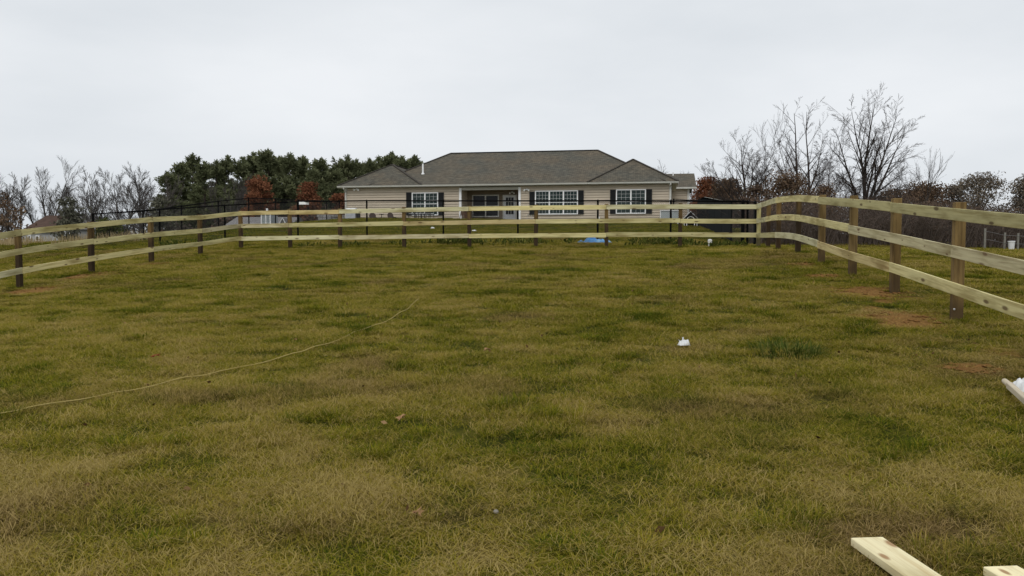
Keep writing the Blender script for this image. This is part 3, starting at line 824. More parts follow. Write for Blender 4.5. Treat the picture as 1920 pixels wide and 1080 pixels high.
def run_rails(run, side, breaks, mats, seed=1):
    """side: +1 puts the boards left of the walking direction"""
    rr = random.Random(seed)
    base = [P(a, c, d) for a, b_, c, d in run]
    top = [P(a, b_, d).z for a, b_, c, d in run]
    zf = smoothz(top)
    nrm = []
    for i in range(len(run)):
        q0 = base[max(i - 1, 0)]; q1 = base[min(i + 1, len(run) - 1)]
        dv = Vector((q1.x - q0.x, q1.y - q0.y, 0)).normalized()
        nrm.append(Vector((-dv.y, dv.x, 0)) * side)
    for ri, dz in enumerate(RAILS):
        bk_ = breaks[ri]
        for bi in range(len(bk_) - 1):
            i0, i1 = bk_[bi], bk_[bi + 1]
            pts_ = []
            j0, j1 = rr.uniform(-.012, .012), rr.uniform(-.012, .012)
            for i in range(i0, i1):
                for k in range(6):
                    s = k / 6
                    xy = base[i].lerp(base[i + 1], s); nn = nrm[i].lerp(nrm[i + 1], s)
                    f = ((i - i0) + s) / (i1 - i0)
                    pts_.append((Vector((xy.x, xy.y, 0)) + nn * (PW / 2 + BT / 2 + 0.004), zf(i, s) + dz + j0 * (1 - f) + j1 * f, nn))
            xy = base[i1]; pts_.append((Vector((xy.x, xy.y, 0)) + nrm[i1] * (PW / 2 + BT / 2 + 0.004), zf(i1 - 1, 1.0) + dz + j1, nrm[i1]))
            # pull the ends in by 2 mm so neighbours butt without touching
            e = (pts_[1][0] - pts_[0][0]).normalized() * 0.004; pts_[0] = (pts_[0][0] + e, pts_[0][1], pts_[0][2])
            e = (pts_[-1][0] - pts_[-2][0]).normalized() * 0.004; pts_[-1] = (pts_[-1][0] - e, pts_[-1][1], pts_[-1][2])
            vs, gs, fs = [], [], []
            al = 0.0
            for k, (c, z, nn) in enumerate(pts_):
                if k: al += (c - pts_[k - 1][0]).length
                for (sn, sz) in ((1, -1), (1, 1), (-1, 1), (-1, -1)):
                    vs.append(c + nn * (sn * BT / 2) + Vector((0, 0, z + sz * BH / 2)))
                    gs.append((al, sz * BH / 2, sn * BT / 2))
            m_ = len(pts_)
            for k in range(m_ - 1):
                for q in range(4):
                    q2 = (q + 1) % 4
                    fs.append((k * 4 + q, k * 4 + q2, k * 4 + 4 + q2, k * 4 + 4 + q))
            fs.append((3, 2, 1, 0)); e0 = (m_ - 1) * 4; fs.append((e0, e0 + 1, e0 + 2, e0 + 3))
            mb = MB(FENCE0); mb.add(vs, fs, gs)
            mt_ = mats(ri, i0, i1)
            if mt_ is M['board']: mt_ = rr.choice([M['board'], M['board'], M['board_tan'], M['board_pale']])
            mb.build("rail", mt_, fence, grain=True, bevel=0.003)

run_posts(RIGHT_RUN, pale=(0,), tan=(4, 5, 6, 7, 8, 9), taller=[.02, .02, .02, .025, .03, .045, .05, .06, .04, .04], seed=3)
run_posts(BACK_RUN, skip=(8,), taller=[.02] + [.035] * 8, seed=4)
run_posts(LEFT_RUN, skip=(0,), taller=[.02] * 7, seed=5)
run_rails(RIGHT_RUN, -1, ([0, 2, 4, 6, 8, 9], [0, 1, 3, 5, 7, 9], [0, 2, 4, 6, 8, 9]),
          lambda r, a, b_: M['board_old'] if (r == 1 and a >= 5) else M['board'], 11)
run_rails(BACK_RUN, -1, ([0, 1, 2, 4, 6, 8], [0, 1, 3, 5, 7, 8], [0, 2, 4, 6, 8]), lambda r, a, b_: M['board_old'] if (r == 2 and a == 2) or (r == 1 and a == 0) else M['board'], 12)
run_rails(LEFT_RUN, 1, ([0, 2, 4, 6], [0, 1, 3, 5, 6], [0, 2, 4, 6]), lambda r, a, b_: M['board_old'] if (r == 1 and a == 0) else M['board'], 13)
# bolt head on the nearest post
p7 = P(1793, 606, 9.4)
bo = MB(FENCE0); bp_ = P(1789, 580, 9.33); bo.lathe((0, 0, 0), [(0.0, 0), (0.013, 0.0), (0.013, 0.006), (0.006, 0.012)], 10)
bo.v = [tuple(Vector((x, -z, y)) + bp_ - FENCE0 - Vector((0, -0.0, 0)) + FENCE0 * 0) for (x, y, z) in [tuple(Vector(v) + FENCE0) for v in bo.v]]
bo.build("bolt", M['bolt'], fence)

# ------------------------------------------------------------------ black chain-link fence
CL0 = P(1393, 461, 27)
clf = thing("chain_link_fence", "black chain link fence round the house yard behind the board fence", "fence", CL0)
CH = 1.5
def cl_run(tops, bars=True, mesh_step=0.075, thick=False, r_post=0.03, seed=0, wire=0.0022):
    tp = [P(a, b_, d) for a, b_, d in tops]
    for i, p in enumerate(tp):
        zb = min(gnd(p.x, p.y), p.z - CH) - 0.1
        mb = MB(CL0); rp = 0.05 if i in (0, len(tp) - 1) else 0.036
        mb.tube([(p.x, p.y, zb), (p.x, p.y, p.z + 0.02), (p.x, p.y, p.z + 0.05)], [rp, rp, rp * .4], 8)
        mb.build("post", M['black_metal'], clf, smooth=False)
    for i in range(len(tp) - 1):
        a, b_ = tp[i], tp[i + 1]
        mb = MB(CL0); mb.tube([a, b_], 0.028, 6); mb.build("top_rail", M['black_metal'], clf)
        # woven diagonal wires
        L = Vector((b_.x - a.x, b_.y - a.y, 0)).length
        nw = int(L / mesh_step)
        H = CH - 0.08
        mb = MB(CL0)
        off_n = Vector((-(b_.y - a.y), b_.x - a.x, 0)).normalized() * 0.003
        def pt(s, h):
            q = a.lerp(b_, s / L); return Vector((q.x, q.y, q.z - 0.03 - h))
        k = -int(H / mesh_step) - 1
        while k < nw + 1:
            s0 = k * mesh_step
            # falling wire from (s0,0) to (s0+H,H); rising one mirrored
            lo = max(0, -s0); hi = min(H, L - s0)
            if hi > lo + .02:
                mb.tube([pt(s0 + lo, lo) + off_n, pt(s0 + hi, hi) + off_n], wire, 3, cap=False)
                mb.tube([pt(s0 + lo, H - lo) - off_n, pt(s0 + hi, H - hi) - off_n], wire, 3, cap=False)
            k += 1
        mb.build("wire_mesh", M['black_mesh'], clf)
FRONT = [(174, 401.6, 36.5), (299, 392.8, 35.5), (421, 385, 34.5), (558, 378, 34), (687.6, 376.5, 32.7), (831, 376.6, 31.4), (971, 376.6, 30.1),
         (1121, 376.6, 28.9), (1258, 376.8, 28), (1393, 377.5, 27)]
cl_run(FRONT)
cl_run([(174, 401.2, 36.6), (268, 396.5, 38.2), (340, 386.5, 40.5), (409, 377.2, 43.2), (466, 371.5, 46), (516, 372.8, 49.5), (560, 375, 53.5), (612, 376.5, 58), (636, 377, 61.0)], mesh_step=0.11)
cl_run([(1393.5, 377.4, 27.15), (1372, 378.5, 29.5), (1355, 378, 34), (1341, 377.3, 38), (1328, 376.7, 43), (1310, 376, 50), (1263, 373.5, 57.5)], mesh_step=0.11)
cl_run([(1393.8, 377.5, 26.98), (1402, 378.5, 27.0), (1416, 379, 28.5)], mesh_step=0.09)
# privacy screen tied to the side run
sc_pts = [(1372, 29.45), (1355, 33.95), (1341, 37.95), (1328, 42.95), (1310, 49.95)]
for i in range(4):
    (a0, y0), (a1, y1) = sc_pts[i], sc_pts[i + 1]
    A = P(a0 - .8, 379.5, y0); B = P(a1 - .8, 379, y1)
    mb = MB(CL0); nn_ = Vector((-(B.y - A.y), B.x - A.x, 0)).normalized() * 0.01
    kk = 10
    vs = []
    for s in range(kk + 1):
        q = A.lerp(B, s / kk); bow = math.sin(math.pi * s / kk) * 0.05
        for (h, o_) in ((0.02, 0), (0.7, 1), (1.42, 0.3)):
            vs += [q + nn_ * (o_ * bow * 40) + Vector((0, 0, -h)), q + nn_ * (o_ * bow * 40 + 0.4) + Vector((0, 0, -h))]
    fs = []
    for s in range(kk):
        for h in range(2):
            i0 = s * 6 + h * 2
            fs.append((i0, i0 + 2, i0 + 8, i0 + 6)); fs.append((i0 + 1, i0 + 7, i0 + 9, i0 + 3))
    mb.add(vs, fs); mb.build("privacy_screen", M['screen'], clf)
mb = MB(CL0); c = P(570, 381, 33.85); mb.box(c, (0.42, 0.012, 0.11)); sgn = mb.build("sign_plate", M['white'], clf)

# ------------------------------------------------------------------ the house
OL, OR_ = P(648, 412, 62.0), P(1258, 412, 57.8)
HU = Vector((OR_.x - OL.x, OR_.y - OL.y, 0)); HL = HU.length; HU.normalize()
HV = Vector((-HU.y, HU.x, 0))
HA = math.atan2(HU.y, HU.x)
house = thing("ranch_house", "long tan sided ranch house with grey brown hip roof on the rise", "house", OL, HA)
def fac(px, py, v=0.0):
    """pixel -> (u, w) on the facade plane shifted back by v"""
    d = ray(px, py); o = Vector((0, 0, CAM_Z)) - (OL + HV * v)
    k = -o.dot(HV) / d.dot(HV)
    q = o + d * k
    return q.dot(HU), q.z
def U(px, py=380, v=0.0): return fac(px, py, v)[0]
def W(px, py, v=0.0): return fac(px, py, v)[1]

E0 = (W(648, 352.5) + W(1258, 345.5)) / 2      # soffit height
OVH = 0.45
# siding with real laps
def siding(mb, u0, u1, w0, w1, v=0.0, axis_='u', step=0.19, lap=0.06, flip=1, gap=0.054):
    w = w0
    while w < w1 - 1e-4:
        t_ = min(w + step, w1); g_ = min(w + gap, t_)
        prof_ = [(0.0, w), (0.0, g_), (lap, g_), (lap * .62, t_), (0.0, t_)]
        if axis_ == 'u':
            vs = [(uu, v - d_, z) for uu in (u0, u1) for d_, z in prof_]
        else:
            vs = [(v + flip * d_, uu, z) for uu in (u0, u1) for d_, z in prof_]
        k = len(prof_)
        mb.add(vs, [(i, i + 1, k + i + 1, k + i) for i in range(k - 1)]); w = t_
UP0, UP1 = U(863.5), U(974.5)
DEPTH = 14.6
wl = MB()
siding(wl, 0.0, UP0, -1.0, E0); siding(wl, UP1, HL, -1.0, E0)
siding(wl, 0.0, DEPTH, -1.0, E0, 0.0, 'v', flip=-1); siding(wl, 0.0, DEPTH, -1.0, E0, HL, 'v', flip=1)
wl.add([(0, DEPTH, -1), (HL, DEPTH, -1), (HL, DEPTH, E0), (0, DEPTH, E0)], [(3, 2, 1, 0)])
wl.build("wall", M['siding'], house)
# porch recess
PD = 2.2
pw = MB()
siding(pw, UP0, UP1, -0.1, E0, PD); pw.build("porch_back_wall", M['porch_wall'], house)
ps = MB()
siding(ps, 0.02, PD, -0.1, E0, UP0, 'v', flip=1); ps.build("porch_side_wall", M['siding'], house)
ps = MB(); siding(ps, 0.02, PD, -0.1, E0, UP1, 'v', flip=-1); ps.build("porch_side_wall", M['siding'], house)
pf = MB(); pf.box(((UP0 + UP1) / 2, PD / 2 - .2, -0.14), (UP1 - UP0 - .02, PD + .4, 0.16)); pf.build("porch_floor", M['concrete'], house)
pc = MB(); pc.box(((UP0 + UP1) / 2, PD / 2, E0 - 0.06), (UP1 - UP0 - .02, PD - .05, 0.05)); pc.build("porch_ceiling", M['soffit'], house)
hb = MB(); hb.box(((UP0 + UP1) / 2, 0.05, E0 - 0.17), (UP1 - UP0 - .05, 0.10, 0.2)); hb.build("porch_beam", M['soffit'], house)
for uu, sgn_ in ((UP0, 1), (UP1, -1)):
    cb = MB(); cb.box((uu, -0.03, (E0 - 0.25) / 2 - .05), (0.17, 0.16, E0 + 0.15)); cb.build("porch_column", M['white'], house)
for uu in (0.06, HL - 0.06):
    cb = MB(); cb.box((uu, -0.035, (E0 - 1.0) / 2), (0.15, 0.08, E0 + 1.0)); cb.build("corner_board", M['white_dirty'], house)

# roofs -------------------------------------------------------------
def face(mb, pts_):
    """one roof plane with shingle coordinates along the eave and up the slope"""
    pts_ = [Vector(p) for p in pts_]
    e = (pts_[1] - pts_[0]).normalized()
    nrm_ = e.cross(pts_[-1] - pts_[0]).normalized(); s = nrm_.cross(e)
    gr = [((p - pts_[0]).dot(e) + pts_[0].x, (p - pts_[0]).dot(s), 0.0) for p in pts_]
    mb.add(pts_, [tuple(range(len(pts_)))], gr)
def hip_roof(mb, u0, u1, v0, v1, w, pitch, w_off=0.0):
    wd, dp = (u1 - u0), (v1 - v0)
    if wd >= dp:
        h = dp / 2; r0, r1 = (u0 + h, v0 + h, w + h * pitch), (u1 - h, v0 + h, w + h * pitch)
        A, B, C, D = (u0, v0, w), (u1, v0, w), (u1, v1, w), (u0, v1, w)
        face(mb, [A, B, r1, r0]); face(mb, [B, C, r1]); face(mb, [C, D, r0, r1]); face(mb, [D, A, r0])
    else:
        h = wd / 2; r0, r1 = (u0 + h, v0 + h, w + h * pitch), (u0 + h, v1 - h, w + h * pitch)
        A, B, C, D = (u0, v0, w), (u1, v0, w), (u1, v1, w), (u0, v1, w)
        face(mb, [A, B, r0]); face(mb, [B, C, r1, r0]); face(mb, [C, D, r1]); face(mb, [D, A, r0, r1])
    return r0, r1
WE = E0 + 0.16     # top edge of the eave
PM = 0.45
# main ridge: depth from the pixel height of the ridge
best = None
for dd in np.arange(5, 10, 0.05):
    e_ = abs(W(983, 284.5, dd) - (WE + (dd + OVH) * PM))
    if best is None or e_ < best[0]: best = (e_, dd)
RD = best[1]
RU0, RU1 = U(846, 288, RD), U(1120, 281, RD)
rf = MB()
h_ = RD + OVH
RZ = WE + h_ * PM
uL, uR = RU0 - h_ * 0.98, RU1 + h_ * 0.98
vB = 2 * RD + OVH
A, B, C, D = (uL, -OVH, WE), (uR, -OVH, WE), (uR, vB, WE), (uL, vB, WE)
r0, r1 = (RU0, RD, RZ), (RU1, RD, RZ)
# the end hips start at the outer eaves
uL2, uR2 = U(692, 347, -OVH), U(1247, 341, -OVH)
A, D = (uL2, -OVH, WE), (uL2, vB, WE); B, C = (uR2, -OVH, WE), (uR2, vB, WE)
face(rf, [A, B, r1, r0]); face(rf, [B, C, r1]); face(rf, [C, D, r0, r1]); face(rf, [D, A, r0])
HIPS = [(A, r0), (B, r1)]
# front wings, a little steeper and a hand's breadth proud
for pk, eu0, eu1 in (((736, 308.7), -OVH, None), ((1187, 299.0), None, HL + OVH)):
    # find peak distance: half width = run
    bb = None
    for dd in np.arange(1.5, 6, 0.05):
        uu, ww = fac(pk[0], pk[1], dd)
        hw = (uu - eu0) if eu0 is not None else (eu1 - uu)
        e_ = abs(hw - (dd + OVH))
        if bb is None or e_ < bb[0]: bb = (e_, dd, uu, ww, hw)
    _, dd, uu, ww, hw = bb
    a_, b_ = uu - hw, uu + hw
    v0 = -OVH - 0.03
    w0 = WE + 0.01
    pkp = (uu, dd, ww); bkp = (uu, RD + 1.0, ww)
    HIPS += [((a_, v0, w0), pkp), ((b_, v0, w0), pkp), (pkp, bkp)]
    face(rf, [(a_, v0, w0), (b_, v0, w0), pkp])
    face(rf, [(b_, v0, w0), (b_, RD + 1.0, w0), bkp, pkp])
    face(rf, [(a_, RD + 1.0, w0), (a_, v0, w0), pkp, bkp])
    print("wing", dd, uu, ww, hw, "pitch", (ww - w0) / (dd + OVH))
print("house L", HL, "E0", E0, "ridge", RD, RU0, RU1, RZ, "uL,uR", uL, uR)
roof = rf.build("roof", M['shingle'], house, grain=True)
# ridge caps
rc = MB()
rc.beam((RU0, RD, RZ + .015), (RU1, RD, RZ + .015), 0.28, 0.05)
rc.build("ridge_cap", M['shutter'], roof)
for p_, q_ in HIPS:
    hc = MB(); hc.beam(Vector(p_) + Vector((0, 0, .03)), Vector(q_) + Vector((0, 0, .03)), 0.2, 0.05); hc.build("hip_cap", M['hipcap'], roof)
# eave: soffit board, fascia + gutter
sf = MB(); sf.add([(-OVH, -OVH, E0), (HL + OVH, -OVH, E0), (HL + OVH, 0.0, E0), (-OVH, 0.0, E0)], [(3, 2, 1, 0)])
sf.add([(-OVH, 0, E0), (0, 0, E0), (0, DEPTH, E0), (-OVH, DEPTH, E0)], [(3, 2, 1, 0)])
sf.add([(HL, 0, E0), (HL + OVH, 0, E0), (HL + OVH, DEPTH, E0), (HL, DEPTH, E0)], [(3, 2, 1, 0)])
sf.build("soffit", M['soffit'], house)
gt = MB()
prof = [(-OVH - .005, 0.15), (-OVH - .005, 0.005), (-OVH - .07, 0.0), (-OVH - .11, 0.05), (-OVH - .11, 0.10), (-OVH - .13, 0.15)]
vs = [(uu, v_, E0 + w_) for uu in (-OVH - .02, HL + OVH + .02) for (v_, w_) in prof]
k = len(prof)
gt.add(vs, [(i, i + 1, k + i + 1, k + i) for i in range(k - 1)] + [tuple(range(k - 1, -1, -1)), tuple(range(k, 2 * k))])
gt.box((-OVH - .03, DEPTH / 2, E0 + .08), (0.06, DEPTH + OVH * 2 - .1, .15)); gt.box((HL + OVH + .03, DEPTH / 2, E0 + .08), (0.06, DEPTH + 2 * OVH - .1, .15))
gt.build("gutter", M['gutter'], house)
for uu in (0.06, HL - 0.06):
    d_ = MB(); d_.tube([(uu, -OVH - .06, E0 + .01), (uu, -OVH - .06, E0 - .06), (uu, -0.12, E0 - .28), (uu, -0.10, -0.75)], 0.05, 6)
    d_.build("downspout", M['white_dirty'], house)
# vent pipes
def vent(px, py0, py1, r):
    bb = None
    for dd in np.arange(0.5, 12, 0.05):
        uu, ww = fac(px, py1, dd)
        e_ = abs(ww - (WE + (min(dd, 2 * RD - dd) + OVH) * PM))
        if bb is None or e_ < bb[0]: bb = (e_, dd, uu, ww)
    _, dd, uu, ww = bb
    top = W(px, py0, dd)
    v_ = MB(); v_.lathe((uu, dd, ww - .15), [(r * 1.9, 0), (r * 1.9, .18), (r, .24), (r, top - ww + .15)], 10)
    v_.build("vent_pipe", M['white'], roof)
vent(793, 307, 326, 0.07)

# windows -----------------------------------------------------------
def window(px0, px1, py0, py1, units, v=0.0, cols=3, rows=(3, 3), glass='glass', midrail=None, trim=0.075, pxm=None, _=None):
    pm_ = (px0 + px1) / 2
    u0, u1 = U(px0, 380, v), U(px1, 380, v)
    w1, w0 = W(pm_, py0, v), W(pm_, py1, v)
    v = v - 0.065; yv = v - 0.045
    fr = MB(); gl = MB(); mu = MB()
    wd = u1 - u0
    fr.box(((u0 + u1) / 2, yv, w1 - trim / 2), (wd, .07, trim)); fr.box(((u0 + u1) / 2, yv, w0 + trim / 2), (wd, .09, trim))
    fr.box((u0 + trim / 2, yv, (w0 + w1) / 2), (trim, .07, w1 - w0 - 2 * trim)); fr.box((u1 - trim / 2, yv, (w0 + w1) / 2), (trim, .07, w1 - w0 - 2 * trim))
    iw = (wd - 2 * trim)
    mw = 0.10
    uw_ = (iw - mw * (units - 1)) / units
    for k in range(units):
        a_ = u0 + trim + k * (uw_ + mw); b_ = a_ + uw_
        if k < units - 1:
            fr.box((b_ + mw / 2, yv, (w0 + w1) / 2), (mw, .07, w1 - w0 - 2 * trim))
        ga, gb = w0 + trim, w1 - trim
        gl.box(((a_ + b_) / 2, v - 0.025, (ga + gb) / 2), (uw_, .01, gb - ga))
        mid = ga + (gb - ga) * 0.5
        fr.box(((a_ + b_) / 2, v - 0.048, mid), (uw_ - .002, .04, .042))
        mt = 0.009
        if cols:
            for q in range(1, cols):
                x = a_ + (b_ - a_) * q / cols
                for (z0, z1, nr) in ((ga, mid - .03, rows[0]), (mid + .03, gb, rows[1])):
                    if nr: mu.box((x, v - .035, (z0 + z1) / 2), (mt, .008, z1 - z0))
            for (z0, z1, nr) in ((ga, mid - .03, rows[0]), (mid + .03, gb, rows[1])):
                for q in range(1, nr):
                    mu.box(((a_ + b_) / 2, v - .0365, z0 + (z1 - z0) * q / nr), (uw_, .009, mt))
    f = fr.build("window", M['white'] if v < 0 else M['white_dirty'], house)
    gl.build("pane", M[glass], f)
    if mu.v: mu.build("muntins", M['white'] if v < 0 else M['white_dirty'], f)
def shutter(px0, px1, py0, py1):
    u0, u1 = U(px0), U(px1); pm_ = (px0 + px1) / 2
    w1, w0 = W(pm_, py0), W(pm_, py1)
    s = MB((0, .065, 0)); c_ = (u0 + u1) / 2; wd = u1 - u0
    s.box((c_, -.03, (w0 + w1) / 2), (wd - .1, .03, w1 - w0 - .1))
    for x in (u0 + .03, u1 - .03): s.box((x, -.04, (w0 + w1) / 2), (.06, .05, w1 - w0))
    for z in (w0 + .035, w1 - .035, (w0 + w1) / 2): s.box((c_, -.04, z), (wd - .12, .046, .07))
    nsl = 18
    for k in range(nsl):
        z = w0 + .08 + (w1 - w0 - .16) * (k + .5) / nsl
        s.box((c_, -.052, z), (wd - .125, .03, .035), Matrix.Rotation(.6, 3, 'X'))
    s.build("shutter", M['shutter'], house)
window(773, 822.3, 361, 404, 2, rows=(3, 3))
shutter(762.5, 772.5, 361, 404); shutter(823, 832.8, 361, 404)
window(1003.5, 1083.8, 357.3, 402.3, 3, rows=(2, 3), cols=4, glass='glass')
shutter(993, 1003, 359.5, 402.5); shutter(1084.4, 1094.6, 357.2, 401.5)
window(1155, 1211, 355, 401, 2, rows=(3, 3))
shutter(1144, 1154.5, 356, 401); shutter(1211.5, 1222.5, 355, 400.5)
window(886, 936, 365.5, 407, 2, v=PD, cols=0, glass='glass_black', trim=0.08)
# back door
u0, u1 = U(943, 380, PD), U(969.5, 380, PD)
w1, w0 = W(956, 365.5, PD), -0.05
dr_ = MB((0, .065, 0)); dr_.box(((u0 + u1) / 2, PD - .04, (w0 + w1) / 2 - .03), (u1 - u0 - .24, .05, w1 - w0 - .14)); door = dr_.build("door", M['door'], house)
df = MB((0, .065, 0))
df.box((u0 + .06, PD - .045, (w0 + w1) / 2), (.11, .08, w1 - w0)); df.box((u1 - .06, PD - .045, (w0 + w1) / 2), (.11, .08, w1 - w0))
df.box(((u0 + u1) / 2, PD - .045, w1 - .055), (u1 - u0 - .24, .08, .10)); df.build("door_frame", M['white_dirty'], door)
pu0, pu1 = U(949, 380, PD), U(963.5, 380, PD); pw1, pw0 = W(956, 370.5, PD), W(956, 402, PD)
dp_ = MB((0, .065, 0)); dp_.box(((pu0 + pu1) / 2, PD - .068, (pw0 + pw1) / 2), (pu1 - pu0, .008, pw1 - pw0)); dp_.build("pane", M['glass_black'], door)
dm = MB((0, .065, 0))
for q in (1, 2): dm.box((pu0 + (pu1 - pu0) * q / 3, PD - .077, (pw0 + pw1) / 2), (.03, .008, pw1 - pw0))
for q in range(1, 4): dm.box(((pu0 + pu1) / 2, PD - .0795, pw0 + (pw1 - pw0) * q / 4), (pu1 - pu0, .011, .03))
dm.build("muntins", M['white_dirty'], door)
hk = MB((0, .065, 0)); hk.tube([(u0 + .2, PD - .065, 0.95), (u0 + .2, PD - .12, 0.95), (u0 + .32, PD - .12, 0.95)], .02, 6); hk.build("handle", M['dark_iron'], door)
# floodlights under the eave and in the porch
for (px, py, v_) in ((670, 355.5, 0), (988, 356, 0), (961, 361.5, PD)):
    uu, ww = fac(px, py, v_)
    fl = MB((0, .06, 0)); fl.box((uu, v_ - .06, ww + .03), (.14, .06, .10))
    for s in (-1, 1):
        c_ = Vector((uu + s * .13, v_ - .14, ww - .02))
        fl.tube([c_ + Vector((-s * .1, .07, .03)), c_ + Vector((0, .02, 0)), c_ + Vector((s * .04, -.08, -.03))], [.02, .05, .075], 8)
    fl.build("floodlight", M['white'], house)
# small white hydrant box on the wall
uu, ww = fac(1122.5, 409); hb = MB(); hb.box((uu, -.06, ww), (.16, .08, .2)); hb.build("meter_box", M['white'], house)
uu, ww = fac(993, 406); hb = MB()
hb.tube([(uu - .18, -.06, ww - .2), (uu - .15, -.08, ww + .12), (uu, -.08, ww + .2), (uu + .15, -.08, ww + .12), (uu + .18, -.06, ww - .2)], .018, 6); hb.build("hose_hanger", M['white_dirty'], house)
# garage wing set back at the right end
GV0, GV1 = 7.2, 13.6
gu0 = HL + 0.03; gu1 = U(1291, 370, GV0)
gE = W(1280, 354.5, GV0)
gw = MB()
siding(gw, gu0, gu1, -1.2, gE, GV0); siding(gw, GV0, GV1, -1.2, gE, gu1, 'v', flip=1)
gm_v = (GV0 + GV1) / 2; gR = W(1280, 325.5, gm_v)
gw.add([(gu1 + .01, GV0, gE), (gu1 + .01, GV1, gE), (gu1 + .01, gm_v, gR - .15)], [(0, 1, 2)])
gw.build("garage_wall", M['siding'], house)
gr_ = MB(); ge = U(1301.5, 340, gm_v); gs0 = U(1240, 330, gm_v)
sl = (gR - gE - .12) / (gm_v - GV0 + .4)
face(gr_, [(gs0, GV0 - .4, gE + .12), (ge, GV0 - .4, gE + .12), (ge, gm_v, gR), (gs0, gm_v, gR)])
face(gr_, [(ge, GV1 + .4, gE + .12), (gs0, GV1 + .4, gE + .12), (gs0, gm_v, gR), (ge, gm_v, gR)])
groof = gr_.build("garage_roof", M['shingle'], house, grain=True)
gg = MB(); gg.box(((gu0 + ge) / 2 + .2, GV0 - .46, gE + .06), (ge - gu0 - .4, .1, .13)); gg.box(((gu0 + ge) / 2 + .2, GV0 - .22, gE), (ge - gu0 - .4, .36, .02)); gg.build("gutter", M['gutter'], house)
gd = MB(); gd.box((gu1 - .02, GV0 - .06, gE / 2 - .6), (.16, .08, gE + 1.2)); gd.build("corner_board", M['white_dirty'], house)
gv_ = MB(); c_ = fac(1262, 330, gm_v - .5); gv_.lathe((c_[0], gm_v - .5, c_[1] - .3), [(.05, 0), (.05, W(1262, 323, gm_v - .5) - c_[1] + .3)], 8); gv_.build("vent_pipe", M['white'], groof)

# ------------------------------------------------------------------ yard things by the house
def on_yard(px, py, Y): return P(px, py, Y)
def legbox(mb, c, s): mb.box(c, s)

# barbecue cart at the left end of the wall
o = P(661, 413, 59.5)
bb = thing("barbecue_cart", "silver barbecue cart with white lid beside the left house corner", "barbecue", o, HA)
m_ = MB(); m_.box((-.05, 0, .30), (.74, .5, .56)); m_.build("cabinet", M['steel'], bb, bevel=.01)
m_ = MB()
m_.add([(-.42, -.28, .66), (.30, -.28, .66), (.30, .28, .66), (-.42, .28, .66), (-.42, -.20, .90), (.30, -.20, .90), (.30, .20, .93), (-.42, .20, .93)],
       [(3, 2, 1, 0), (4, 5, 6, 7), (0, 1, 5, 4), (1, 2, 6, 5), (2, 3, 7, 6), (3, 0, 4, 7)]); m_.build("lid", M['white'], bb, bevel=.02)
m_ = MB(); m_.box((-.05, 0, .62), (.80, .54, .06)); m_.box((.62, 0, .64), (.46, .42, .03)); m_.build("shelf", M['dark_iron'], bb)
m_ = MB(); m_.lathe((.48, -.02, .08), [(.14, 0), (.15, .1), (.15, .42), (.11, .5)], 12); m_.build("gas_bottle", M['dark_iron'], bb)
m_ = MB(); 
for x in (-.38, .28):
    for y in (-.22, .22): m_.box((x, y, -.02), (.05, .05, .1))
m_.build("leg", M['dark_iron'], bb)

# two rounded wicker chairs, backs to the camera
def wicker_chair():
    r_ = thing("wicker_chair", "brown wicker chair with round back, nearer the barbecue cart", "chair", (0, 0, 0), 0, "round backed wicker chairs on the patio")
    b_ = MB()
    n_ = 14
    vs = []; fs = []
    for yy in (-.03, .03):
        for k in range(n_):
            a_ = 2 * math.pi * k / n_
            vs.append((.27 * math.cos(a_) * (1 if abs(math.cos(a_)) < .8 else .96), yy - .05 * math.sin(a_), .27 + .25 * math.sin(a_)))
    fs = [tuple(range(n_)), tuple(range(2 * n_ - 1, n_ - 1, -1))] + [(k, n_ + k, n_ + (k + 1) % n_, (k + 1) % n_) for k in range(n_)]
    b_.add(vs, fs); b_.build("backrest", M['wicker'], r_, bevel=.015)
    b_ = MB(); b_.box((0, .28, .16), (.46, .46, .08)); b_.build("seat", M['wicker'], r_, bevel=.03)
    for x in (-.23, .23):
        for y in (.05, .5):
            l_ = MB(); l_.tube([(x, y, .14), (x * 1.1, y + (.04 if y > .2 else -.04), -.08)], .022, 6); l_.build("leg", M['dark_iron'], r_)
    return r_
wc = wicker_chair(); wc.location = P(698.5, 412, 58.6); wc.rotation_euler.z = HA + .1
w2 = copy_tree(wc); w2.location = P(732, 411.5, 58.8); w2.rotation_euler.z = HA - .25
w2['label'] = "brown wicker chair with round back, nearer the black shuttered window"
o = P(715.5, 411, 58.9)
st_ = thing("side_table", "small black side table between the two round backed chairs", "table", o, HA)
m_ = MB(); m_.lathe((0, 0, .36), [(.17, 0), (.18, .015), (.17, .03)], 14); m_.build("tabletop", M['dark_iron'], st_)
m_ = MB(); m_.tube([(0, 0, -.06), (0, 0, .36)], .025, 6); m_.build("leg", M['dark_iron'], st_)

